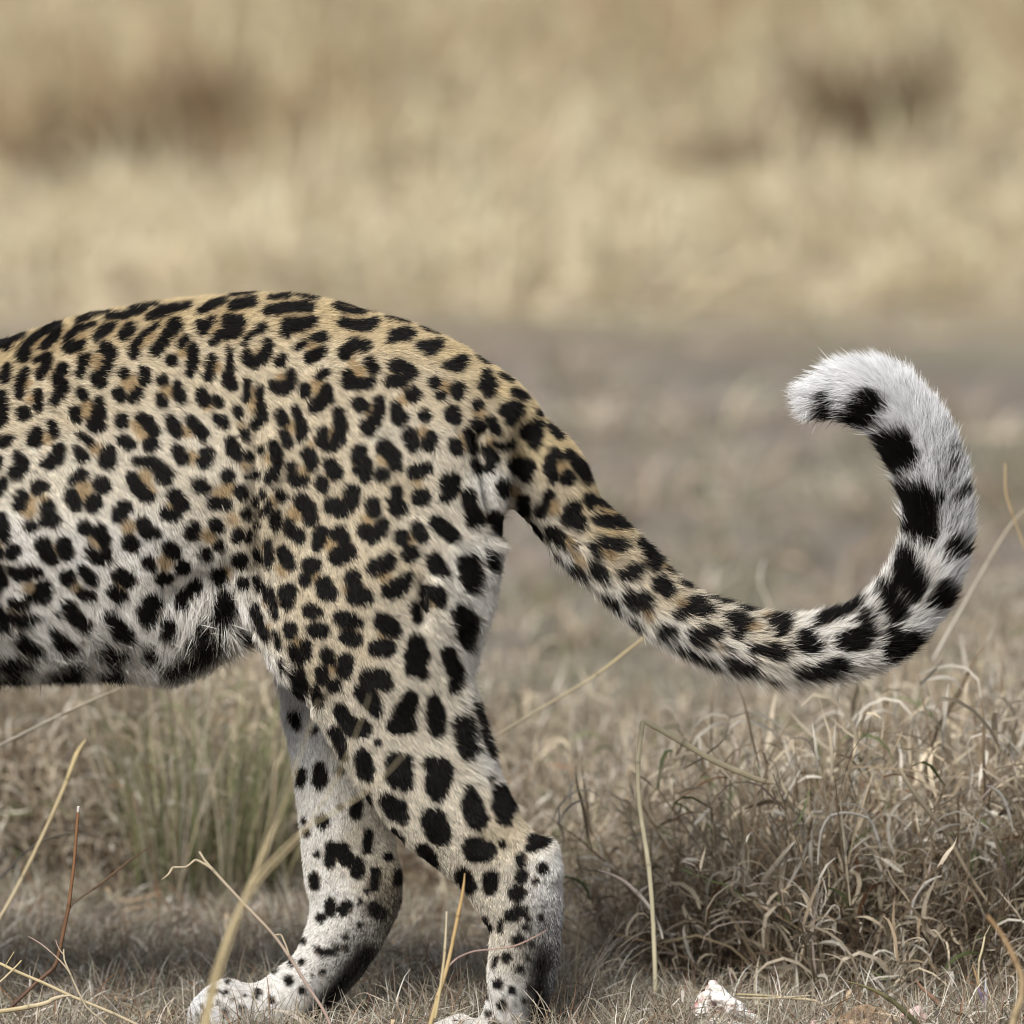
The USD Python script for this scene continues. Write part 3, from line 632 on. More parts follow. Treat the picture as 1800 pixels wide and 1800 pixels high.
xs = np.unique(np.round(np.r_[-np.geomspace(2.4, 400, 34), np.arange(-2.4, 2.41, 0.04), np.geomspace(2.4, 400, 34)], 4))
ys = np.unique(np.round(np.r_[-60, -40, -25, -15, -8, -4, np.arange(-2, 4, 0.04), np.arange(4, 26, 0.25), np.geomspace(26, 700, 30)], 4))
X, Y = np.meshgrid(xs, ys, indexing="ij")
gv = np.stack([X, Y, ground_z(X, Y)], -1).reshape(-1, 3)
ii = np.arange(len(xs) * len(ys)).reshape(len(xs), len(ys))
gf = np.stack([ii[:-1, :-1], ii[1:, :-1], ii[1:, 1:], ii[:-1, 1:]], -1).reshape(-1, 4)
usdkit.material(stage, L("soil"), {
    "g": ("geometry", {}), "xyz": ("separate_xyz", {}),
    "big": ("noise_texture", {"scale": 0.9, "detail": 3.0, "roughness": 0.6}),
    "mid": ("noise_texture", {"scale": 5.0, "detail": 4.0, "roughness": 0.65}),
    "fine": ("noise_texture", {"scale": 160.0, "detail": 3.0, "roughness": 0.7}),
    "r1": ("rgb_ramp", {"ramp": [(0.30, (.150, .125, .102)), (0.43, (.225, .192, .166)), (0.50, (.180, .172, .135)), (0.58, (.235, .198, .172)), (0.66, (.190, .165, .135)), (0.76, (.27, .235, .20))]}),
    "r2": ("rgb_ramp", {"ramp": [(0.30, (.66, .66, .66)), (0.55, (1, 1, 1)), (0.75, (1.22, 1.2, 1.16))]}),
    "r3": ("rgb_ramp", {"ramp": [(0.28, (.55, .52, .50)), (0.55, (1, 1, 1)), (0.75, (1.3, 1.28, 1.22))]}),
    "m1": ("mix_color", {"blend_type": "multiply", "fac": 1.0, "use_clamp": False}),
    "m2": ("mix_color", {"blend_type": "multiply", "fac": 1.0, "use_clamp": False}),
    "far": ("map_range", {"range_type": "smoothstep", "from_min": 6.6, "from_max": 9.0, "to_min": 0.0, "to_max": 0.85}),
    "m3": ("mix_color", {"blend_type": "mix", "b": (.44, .355, .215)}),
    "bump": ("bump", {"strength": 0.6, "distance": 0.006}),
    "p": ("principled_bsdf", {"roughness": 0.95, "specular_ior_level": 0.1})},
    [("g.position", "xyz.vector"), ("g.position", "big.vector"), ("g.position", "mid.vector"), ("g.position", "fine.vector"), ("big.fac", "r1.fac"), ("mid.fac", "r2.fac"), ("fine.fac", "r3.fac"),
     ("r1.color", "m1.a"), ("r2.color", "m1.b"), ("m1.result", "m2.a"), ("r3.color", "m2.b"), ("xyz.y", "far.value"), ("far.result", "m3.fac"), ("m2.result", "m3.a"), ("m3.result", "p.base_color"),
     ("fine.fac", "bump.height"), ("bump.normal", "p.normal")], surface="p.BSDF")
tag(usdkit.mesh(stage, "/World/ground", (gv, gf), L("soil"), smooth=True), kind="structure")

# ---------------------------------------------------------------- grass
DARK = (.13, .095, .06)
STRAW, GREY, BROWN, RUST, PINK, GREEN, PALEG = (.50, .43, .31), (.42, .375, .31), (.25, .185, .12), (.24, .13, .07), (.42, .34, .31), (.13, .155, .065), (.60, .56, .50)


def ribbons(P, Wd, side_dir, cols):
    """Blades as thin folded strips: P (n, k, 3) midribs, Wd (n, k) widths, side_dir (n, k, 3), cols (n, k, 3)."""
    n, k = P.shape[:2]
    v = np.stack([P - side_dir * Wd[..., None] / 2, P + side_dir * Wd[..., None] / 2], 2).reshape(-1, 3)
    b = np.arange(n)[:, None] * (2 * k) + np.arange(k - 1)[None] * 2
    f = np.stack([b, b + 1, b + 3, b + 2], -1).reshape(-1, 4)
    return v, f, np.repeat(cols.reshape(-1, 3), 2, axis=0)


def blades(g, n, k, height, spread, lean, curl, width, palette, weights, root_dark=0.6, root=0.02, kink=0.0):
    """A tuft of n bending blades round the origin."""
    az = g.uniform(0, 2 * np.pi, n)
    bend_az = az + g.normal(0, 0.8, n)
    h = g.uniform(*height, n)
    th = np.abs(g.normal(0, lean, n)) + 0.04
    cv = np.clip(g.normal(curl, curl * 0.6, n), -0.6, 4.5)
    s = np.linspace(0, 1, k)
    ang = th[:, None] + cv[:, None] * s[None] ** 1.6
    if kink:
        kk = (g.uniform(0, 1, n) < kink)[:, None]
        ks = g.uniform(0.35, 0.8, n)[:, None]
        ang = ang + kk * np.where(s[None] > ks, g.uniform(0.7, 1.9, n)[:, None], 0)
    az2 = bend_az[:, None] + g.normal(0, 0.5, n)[:, None] * s[None] + np.cumsum(g.normal(0, 0.12, (n, k)), 1)
    d = np.stack([np.sin(ang) * np.cos(az2), np.sin(ang) * np.sin(az2), np.cos(ang)], -1)
    seg = d * (h / (k - 1))[:, None, None]
    P = np.concatenate([np.zeros((n, 1, 3)), np.cumsum(seg[:, 1:], 1)], 1)
    r0 = np.sqrt(g.uniform(0, 1, n)) * spread
    P += np.stack([np.cos(az) * r0, np.sin(az) * r0, 0 * r0 - 0.004], -1)[:, None]
    P[..., 2] = np.maximum(P[..., 2], 0.002 + 0.004 * g.uniform(0, 1, (n, 1))) - 0.004 * (s == 0)
    sd = np.cross(d, np.stack([np.cos(az2 + g.uniform(0, 6.3, n)[:, None]), np.sin(az2), 0.3 + 0 * az2], -1))
    sd /= np.maximum(np.linalg.norm(sd, axis=-1, keepdims=True), 1e-6)
    prof = np.interp(s, [0, .3, .7, 1], [0.7, 1, .8, .12])
    Wd = g.uniform(*width, n)[:, None] * prof[None]
    pal = np.asarray(palette)[g.choice(len(palette), n, p=np.asarray(weights) / np.sum(weights))]
    pal = pal * g.normal(1, 0.14, (n, 1)) * g.normal(1, 0.03, (n, 3))
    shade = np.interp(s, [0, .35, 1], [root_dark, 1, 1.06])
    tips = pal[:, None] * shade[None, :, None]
    return ribbons(P, Wd, sd, np.clip(tips, 0.01, 0.9))


def instancer(path, protos, pos, which, scale, g, material, tilt=0.15, kind="stuff"):
    pi = UsdGeom.PointInstancer.Define(stage, path)
    for k, (v, f, c) in enumerate(protos):
        mm = usdkit.mesh(stage, f"{path}/tuft" + (f"_{k:03d}" if k else ""), (v, f), material)
        primvar(mm, "coat", c, "vertex")
        pi.CreatePrototypesRel().AddTarget(mm.GetPath())
    n = len(pos)
    yaw = g.uniform(0, 2 * np.pi, n); ta = g.normal(0, tilt, n) / 2; tz = g.uniform(0, 2 * np.pi, n)
    qy = np.stack([np.cos(yaw / 2), 0 * yaw, 0 * yaw, np.sin(yaw / 2)], 1)
    qt = np.stack([np.cos(ta), np.sin(ta) * np.cos(tz), np.sin(ta) * np.sin(tz), 0 * ta], 1)
    w1, x1, y1, z1 = qt.T; w2, x2, y2, z2 = qy.T
    q = np.stack([w1 * w2 - x1 * x2 - y1 * y2 - z1 * z2, w1 * x2 + x1 * w2 + y1 * z2 - z1 * y2, w1 * y2 - x1 * z2 + y1 * w2 + z1 * x2, w1 * z2 + x1 * y2 - y1 * x2 + z1 * w2], 1)
    pi.CreatePositionsAttr(Vt.Vec3fArray.FromNumpy(pos.astype(np.float32)))
    pi.CreateProtoIndicesAttr(Vt.IntArray.FromNumpy(np.asarray(which, np.int32)))
    pi.CreateOrientationsAttr(Vt.QuathArray([Gf.Quath(float(a), float(b), float(c_), float(d)) for a, b, c_, d in q]))
    sc = np.asarray(scale, np.float32)
    pi.CreateScalesAttr(Vt.Vec3fArray.FromNumpy(np.stack([sc, sc, sc], 1) if sc.ndim == 1 else sc))
    tag(pi, kind=kind)
    return pi


def scatter(g, x0, x1, y0, y1, gap):
    nx, ny = int((x1 - x0) / gap), int((y1 - y0) / gap)
    a, b = np.meshgrid(np.arange(nx), np.arange(ny), indexing="ij")
    x = x0 + (a + g.uniform(0, 1, a.shape)) * gap; y = y0 + (b + g.uniform(0, 1, b.shape)) * gap
    return x.ravel(), y.ravel()


def paws_clear(x, y):
    """Keeps tufts from growing through the paws and lower legs."""
    a = at(np.array([445, 590, 860, 800]), 1810, 0)[:, 0]
    c = np.array([[a[0], .075], [a[1], .075], [a[2], -.085], [a[3], -.085]])
    d = np.min(np.hypot(x[:, None] - c[None, :, 0], y[:, None] - c[None, :, 1]), 1)
    return d > 0.052


g = np.random.default_rng(21)
# the matted carpet of fine dry grass round the paws
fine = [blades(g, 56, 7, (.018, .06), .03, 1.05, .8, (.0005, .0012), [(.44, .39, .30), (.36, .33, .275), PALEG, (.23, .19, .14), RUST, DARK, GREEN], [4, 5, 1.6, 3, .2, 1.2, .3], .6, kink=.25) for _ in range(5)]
x, y = scatter(g, -1.9, 1.9, -1.2, 1.7, 0.026)
cover = meshkit.noise(np.stack([x * 5, y * 5, 0 * x], 1), 81)
keep = paws_clear(x, y) & (cover + g.uniform(-.2, .2, len(x)) > 0.27)
x, y = x[keep], y[keep]
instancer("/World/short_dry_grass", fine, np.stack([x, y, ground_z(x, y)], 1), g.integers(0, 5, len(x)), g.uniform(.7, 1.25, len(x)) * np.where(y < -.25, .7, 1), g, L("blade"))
# broken straws and crumbs of dead leaf lying on the soil
def litter(g, n):
    az = g.uniform(0, 6.283, n); ln = g.uniform(.008, .05, n); s = np.linspace(-.5, .5, 4)
    d = np.stack([np.cos(az), np.sin(az), g.normal(0, .12, n)], -1)
    P = g.uniform(-.06, .06, (n, 1, 3)) * [1, 1, 0] + d[:, None] * (ln[:, None] * s[None])[..., None]
    P[..., 2] += g.uniform(.006, .02, n)[:, None] + .006 * np.sin(g.uniform(0, 6, n)[:, None] + 3 * s[None])
    sd = np.cross(d, [0, 0, 1.0])[:, None] + g.normal(0, .4, (n, 1, 3)); sd /= np.linalg.norm(sd, axis=-1, keepdims=True)
    pal = np.array([STRAW, GREY, PALEG, BROWN, (.14, .10, .07), (.34, .26, .17)])[g.integers(0, 6, n)] * g.normal(1, .15, (n, 1))
    return ribbons(P, g.uniform(.001, .0042, n)[:, None] * np.array([.5, 1, .9, .4])[None], np.repeat(sd, 4, 1), np.clip(np.repeat(pal[:, None], 4, 1), .01, .9))


bits = [litter(g, 14) for _ in range(5)]
x, y = scatter(g, -1.9, 1.9, -1.0, 1.2, 0.075)
keep = paws_clear(x, y)
x, y = x[keep], y[keep]
instancer("/World/straw_litter", bits, np.stack([x, y, ground_z(x, y)], 1), g.integers(0, 5, len(x)), g.uniform(.7, 1.2, len(x)), g, L("blade"), .05)
# wispier, taller hairs of grass at the foot of the bank on the right
wisp = [blades(g, 40, 6, (.05, .12), .02, .55, .9, (.0005, .0010), [STRAW, GREY, PALEG, BROWN], [5, 4, 2, 1], .8) for _ in range(3)]
x, y = scatter(g, -0.2, 1.4, 0.16, 0.62, 0.035)
keep = (meshkit.noise(np.stack([x * 6, y * 6, 0 * x], 1), 82) > 0.45) & paws_clear(x, y) & (x > .03)
x, y = x[keep], y[keep]
instancer("/World/wispy_grass", wisp, np.stack([x, y, ground_z(x, y)], 1), g.integers(0, 3, len(x)), g.uniform(.6, 1.1, len(x)), g, L("blade"))

# the bank of curled dry grass behind the animal: stems that carry short curling leaves
def leafy(g, n, k, height, spread, lean, leaf_n, leaf_len, leaf_w, palette, weights, stem_pal):
    az = g.uniform(0, 6.283, n); r0 = np.sqrt(g.uniform(0, 1, n)) * spread
    h = g.uniform(*height, n); th = np.abs(g.normal(0, lean, n)); cv = g.normal(0.25, 0.35, n)
    s = np.linspace(0, 1, k)
    ang = th[:, None] + cv[:, None] * s[None]
    az2 = (az + g.normal(0, .8, n))[:, None] + np.cumsum(g.normal(0, .18, (n, k)), 1)
    d = np.stack([np.sin(ang) * np.cos(az2), np.sin(ang) * np.sin(az2), np.cos(ang)], -1)
    P = np.concatenate([np.zeros((n, 1, 3)), np.cumsum(d[:, 1:] * (h / (k - 1))[:, None, None], 1)], 1)
    P += np.stack([np.cos(az) * r0, np.sin(az) * r0, 0 * r0 - .004], -1)[:, None]
    sd = np.cross(d, g.normal(0, 1, (n, 1, 3))); sd /= np.linalg.norm(sd, axis=-1, keepdims=True)
    sc = np.asarray(stem_pal)[g.integers(0, len(stem_pal), n)] * g.normal(1, .12, (n, 1))
    stems = ribbons(P, np.full((n, k), .0017) * np.linspace(1.1, .6, k)[None], sd, np.clip(sc[:, None] * np.linspace(.5, 1.05, k)[None, :, None], .01, .9))
    m = n * leaf_n
    own = np.repeat(np.arange(n), leaf_n); at_s = np.clip(g.beta(1.5, 1.0, m), .05, 1)
    base = np.stack([np.array([np.interp(at_s[i], s, P[own[i], :, j]) for i in range(m)]) for j in range(3)], 1)
    kl = 7; sl = np.linspace(0, 1, kl)
    la = g.uniform(0, 6.283, m)
    a0 = np.clip(g.normal(.6, .45, m), .02, 2.2); curl = np.clip(g.normal(1.15, 1.3, m), -1.6, 4.4)
    ang = a0[:, None] + curl[:, None] * sl[None] ** g.uniform(.8, 3.0, m)[:, None] + np.cumsum(g.normal(0, .16, (m, kl)), 1)
    laz = la[:, None] + g.normal(0, 1.1, m)[:, None] * sl[None]
    d = np.stack([np.sin(ang) * np.cos(laz), np.sin(ang) * np.sin(laz), np.cos(ang)], -1)
    ll = g.uniform(*leaf_len, m)
    Q = base[:, None] + np.concatenate([np.zeros((m, 1, 3)), np.cumsum(d[:, 1:] * (ll / (kl - 1))[:, None, None], 1)], 1)
    Q[..., 2] = np.maximum(Q[..., 2], .003)
    tw = g.uniform(0, 6.283, m)[:, None] + g.normal(0, 1.4, m)[:, None] * sl[None]
    e = np.stack([-np.sin(laz), np.cos(laz), 0 * laz], -1); f2 = np.cross(d, e)
    sd = e * np.cos(tw)[..., None] + f2 * np.sin(tw)[..., None]
    wd = g.uniform(*leaf_w, m)[:, None] * np.interp(sl, [0, .25, .65, 1], [.55, 1, .8, .1])[None]
    pal = np.asarray(palette)[g.choice(len(palette), m, p=np.asarray(weights) / np.sum(weights))] * g.normal(1, .17, (m, 1))
    leaves = ribbons(Q, wd, sd, np.clip(pal[:, None] * np.linspace(.9, 1.08, kl)[None, :, None], .01, .9))
    nv = len(stems[0])
    return np.vstack([stems[0], leaves[0]]), np.vstack([stems[1], leaves[1] + nv]), np.vstack([stems[2], leaves[2]])


DARK = (.13, .095, .06)
curly = [leafy(g, 7, 7, (.07, .19), .03, .42, 10, (.014, .065) if k % 2 else (.02, .072), (.0008, .0030) if k % 2 else (.0012, .0037), [(.46, .39, .285), (.40, .345, .265), (.56, .52, .45), (.24, .185, .125), RUST, (.41, .335, .285), GREEN], [4, 4.4, 2.6, 3.4, .12, .7, .5], [BROWN, (.36, .29, .2), (.30, .23, .16)]) for k in range(8)]
dense = [blades(g, 40, 6, (.05, .16), .03, .45, 1.0, (.0014, .0028), [(.26, .205, .14), (.19, .14, .09), (.085, .06, .038), (.19, .10, .055)], [1.2, 3, 5, .3], .35) for _ in range(4)]


def bank(x, y):
    """Whether the bank grows at x, y, and how tall."""
    px = 900 + x / S
    front = np.interp(px, [-900, 0, 250, 480, 700, 900, 1050, 1200, 1500, 1800, 2700], [1.1, 1.05, 1.05, 1.2, 1.05, .85, .54, .38, .26, .14, .12])
    back = np.interp(px, [-900, 0, 500, 900, 1200, 1600, 1800, 2700], [2.7, 2.6, 2.4, 2.2, 2.2, 2.4, 2.9, 3.4])
    wob = (meshkit.noise(np.stack([x * 3, y * 3, 0 * x], 1), 83) - .5) * .5
    on = (y > front + wob * .5) & (y < back + wob * 1.2)
    tall = np.interp(px, [-900, 0, 480, 900, 1100, 1400, 1800, 2700], [1.0, 1.0, .95, .85, .95, 1.15, 1.35, 1.5])
    tall = tall * np.interp(y - front, [0, .25, .8, 2.5], [1.0, 1.12, .82, .55]) * (0.75 + 0.5 * meshkit.noise(np.stack([x * 4, y * 4, 0 * x], 1), 84))
    return on, tall


x, y = scatter(g, -1.7, 1.7, 0.2, 4.0, 0.036)
on, tall = bank(x, y)
on &= g.uniform(0, 1, len(x)) < .88
x, y, tall = x[on], y[on], tall[on]
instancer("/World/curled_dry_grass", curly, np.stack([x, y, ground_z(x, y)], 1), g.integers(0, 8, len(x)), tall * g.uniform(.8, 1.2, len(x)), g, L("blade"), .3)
x, y = scatter(g, -1.7, 1.7, 0.2, 4.0, 0.045)
on, tall = bank(x, y)
x, y, tall = x[on], y[on], tall[on]
instancer("/World/brown_undergrowth", dense, np.stack([x, y, ground_z(x, y)], 1), g.integers(0, 4, len(x)), tall * g.uniform(.7, 1.1, len(x)), g, L("blade"), .3)

# thin low tufts out on the bare flat
low = [blades(g, 26, 5, (.03, .09), .05, .9, .8, (.002, .005), [GREY, STRAW, BROWN, PINK, GREEN], [4, 2.4, 4, .6, 1.6], .8) for _ in range(4)]
x, y = scatter(g, -4.0, 4.0, 3.0, 8.6, 0.15)
keep = meshkit.fbm(np.stack([x * .9, y * .9, 0 * x], 1), 3, 85) + g.uniform(-.1, .1, len(x)) + .10 * smoothstep(6.3, 8.4, y) > 0.535
x, y = x[keep], y[keep]
instancer("/World/sparse_tufts", low, np.stack([x, y, ground_z(x, y)], 1), g.integers(0, 4, len(x)), g.uniform(.6, 1.3, len(x)), g, L("blade"))

# the far stand of golden grass
GOLDS = [(.55, .475, .325), (.50, .42, .28), (.61, .545, .40), (.40, .32, .205)]
lowgold = [blades(g, 46, 5, (.06, .17), .07, .75, .9, (.003, .007), GOLDS, [4, 4, 3, 1] if k < 2 else [2, 1, 6, .3], .85 if k < 2 else .95) for k in range(4)]
x, y = scatter(g, -5.5, 5.5, 7.3, 15.0, 0.095)
edge = 8.0 + 0.7 * (meshkit.noise(np.stack([x * 1.1, 0 * x, 0 * x], 1), 86) - .5)
keep = y + g.normal(0, .28, len(y)) > edge
x, y = x[keep], y[keep]
instancer("/World/golden_grass", lowgold, np.stack([x, y, ground_z(x, y)], 1), g.integers(0, 2, len(x)) + 2 * (y + g.normal(0, .2, len(y)) < 9.2), g.uniform(.7, 1.3, len(x)) * np.interp(y, [7.5, 9, 11, 14], [1, 1.0, 1.4, 2.2]), g, L("blade"))
tallgold = [blades(g, 46, 6, (.35, .75), .09, .22, .5, (.004, .010), GOLDS, [4, 4, 4, .8], .95) for _ in range(4)]
x, y = scatter(g, -7.0, 7.0, 11.0, 24.0, 0.27)
edge = 12.0 + 1.6 * (meshkit.noise(np.stack([x * 1.4, 0 * x, 0 * x], 1), 87) - .5)
gap = meshkit.fbm(np.stack([x * 1.5, y * .9, 0 * x], 1), 2, 88)
keep = (y > edge) & (gap + g.uniform(-.06, .06, len(x)) > .36)
x, y = x[keep], y[keep]
instancer("/World/tall_golden_grass", tallgold, np.stack([x, y, ground_z(x, y)], 1), g.integers(0, 4, len(x)), g.uniform(.7, 1.2, len(x)), g, L("blade"), .12)


mixed = [blades(g, 46, 6, (.12, .30), .06, .3, .5, (.003, .007), [(.42, .33, .20), (.33, .24, .14), (.25, .175, .10), (.50, .41, .26)], [3, 3, 2, 2], .7) for _ in range(3)]
x, y = scatter(g, -5.0, 5.0, 9.2, 13.0, 0.15)
keep = meshkit.fbm(np.stack([x * 2.2, y * 1.1, 0 * x], 1), 3, 89) * np.interp(y, [9.2, 10.2, 11.5, 13], [.75, 1.05, 1.02, .8]) + g.uniform(-.05, .05, len(x)) > .505
x, y = x[keep], y[keep]
instancer("/World/brownish_grass", mixed, np.stack([x, y, ground_z(x, y)], 1), g.integers(0, 3, len(x)), g.uniform(.6, 1.2, len(x)), g, L("blade"))


def single_mesh(path, parts, material, smooth=True):
    """parts: (vertices, faces (tri or quad), colours)."""
    vs, fs, cs, n = [], [], [], 0
    for v, f, c in parts:
        f = np.asarray(f)
        if f.shape[1] == 4:
            f = np.vstack([f[:, [0, 1, 2]], f[:, [0, 2, 3]]])
        vs.append(v); fs.append(f + n); cs.append(c); n += len(v)
    mm = usdkit.mesh(stage, path, (np.vstack(vs), np.vstack(fs)), material, smooth=smooth)
    primvar(mm, "coat", np.vstack(cs), "vertex")
    return mm


# dark clumps of brown grass at the edge of the tall stand
g = np.random.default_rng(33)
for u, v, wd, ht, lab in [(85, 385, .055, .17, "small brown clump at the far left edge of the golden grass"),
                          (265, 372, .10, .25, "widest brown clump in the golden grass, above the middle of the animal's back"),
                          (375, 352, .05, .30, "narrow brown clump standing tallest in the golden grass above the back"),
                          (735, 385, .055, .16, "faint brown clump in the golden grass above the animal's rump"),
                          (520, 330, .05, .2, "small brown clump in the golden grass, between the tallest and the faint one"),
                          (1290, 385, .07, .20, "dark brown clump in the golden grass left above the curled tail tip"),
                          (1505, 340, .085, .28, "high brown clump in the golden grass above the curled tail tip"),
                          (1120, 375, .06, .12, "low brown clump in the golden grass between rump and tail tip")]:
    Yd = 7.75 + (520 - v) / 92.0
    p0 = at(u, v, Yd); p0[2] = ground_z(np.array([p0[0]]), np.array([Yd]))[0]
    subs = [blades(g, 48, 6, (ht * .35, ht * g.uniform(.6, 1.15)), wd * .42, .2, .35, (.004, .009), [(.25, .175, .10), (.32, .235, .14), (.17, .115, .065)], [3, 3, 2.5], .55) for _ in range(7)]
    offs = [np.array([np.clip(g.normal(0, wd * .75), -wd, wd), np.clip(g.normal(0, .06), -.1, .1), 0]) for _ in subs]
    single = single_mesh(path_for("brown_grass_clump"), [(pr[0] + p0 + o_, pr[1], pr[2]) for pr, o_ in zip(subs, offs)], L("blade"), smooth=False)
    tag(single, lab, "grass clump")

# the greenish upright tuft under the belly
pr = blades(g, 240, 7, (.15, .28), .065, .17, .28, (.0010, .0022), [(.30, .28, .17), GREEN, STRAW, (.19, .215, .095), GREY, BROWN], [4, 3, 3, 3.4, 2, 1], .55, kink=.1)
p0 = at(345, 1600, .92); p0[2] = 0
tag(single_mesh(path_for("grass_tuft"), [(pr[0] + p0, pr[1], pr[2])], L("blade"), smooth=False), "upright green and straw grass tuft behind the animal, under its belly", "grass tuft")
pr = blades(g, 80, 7, (.14, .24), .05, .16, .25, (.0016, .003), [(.30, .27, .17), GREEN, STRAW, (.20, .215, .10)], [4, 2, 3, 3], .6)
p0 = at(455, 1590, 1.0); p0[2] = 0
tag(single_mesh(path_for("grass_tuft"), [(pr[0] + p0, pr[1], pr[2])], L("blade"), smooth=False), "thinner greenish grass tuft just left of the far hind leg", "grass tuft")


def tube(line, Y, color, sides=6, tipc=None, n=None, straight=False):
    """A stalk through photo points (u, v, radius px) on plane(s) y = Y; becomes a tapering tube."""
    line = np.asarray(line, float)
    Yv = np.linspace(Y[0], Y[1], len(line)) if isinstance(Y, tuple) else np.full(len(line), Y)
    P = at(line[:, 0], line[:, 1], Yv)
    t = np.r_[0, np.cumsum(np.linalg.norm(np.diff(P, axis=0), axis=1))]
    k = n or max(4, len(line) * 3)
    from scipy.interpolate import PchipInterpolator
    tt = np.unique(np.r_[np.linspace(0, t[-1], k), t, t[2:-1:3] - .002, t[2:-1:3] + .002])
    P = PchipInterpolator(t, P)(tt) if len(t) > 2 and not straight else np.stack([np.interp(tt, t, P[:, i]) for i in range(3)], 1)
    r = np.interp(tt, t, line[:, 2]) * S * 0.8
    nodes = t[2:-1:3]
    for q in nodes:
        r = r * (1 + 0.28 * np.exp(-((tt - q) / 0.0022) ** 2))
    tan = np.gradient(P, axis=0); tan /= np.linalg.norm(tan, axis=1, keepdims=True)
    a = np.cross(tan, [0.2, 1.0, 0.1]); a /= np.linalg.norm(a, axis=1, keepdims=True)
    b = np.cross(tan, a)
    th = np.arange(sides) * 2 * np.pi / sides
    v = P[:, None] + r[:, None, None] * (np.cos(th)[None, :, None] * a[:, None] + 0.6 * np.sin(th)[None, :, None] * b[:, None])
    i, j = np.meshgrid(np.arange(len(P) - 1), np.arange(sides), indexing="ij")
    f = np.stack([i * sides + j, i * sides + (j + 1) % sides, (i + 1) * sides + (j + 1) % sides, (i + 1) * sides + j], -1).reshape(-1, 4)
    f = np.vstack([f[:, [0, 1, 2]], f[:, [0, 2, 3]], [[0, q + 1, q] for q in range(1, sides - 1)], [[(len(P) - 1) * sides, (len(P) - 1) * sides + q, (len(P) - 1) * sides + q + 1] for q in range(1, sides - 1)]])
    s = np.linspace(0, 1, len(P))[:, None]
    c = np.asarray(color)[None] * (1 - s) + np.asarray(tipc if tipc is not None else color)[None] * s
    c = c * (0.72 + 0.5 * meshkit.fbm(P * 90, 3, 7))[:, None]
    for q in nodes:
        c = c * (1 - 0.45 * np.exp(-((tt - q) / 0.0016) ** 2))[:, None]
    return v.reshape(-1, 3), f, np.repeat(c, sides, axis=0)


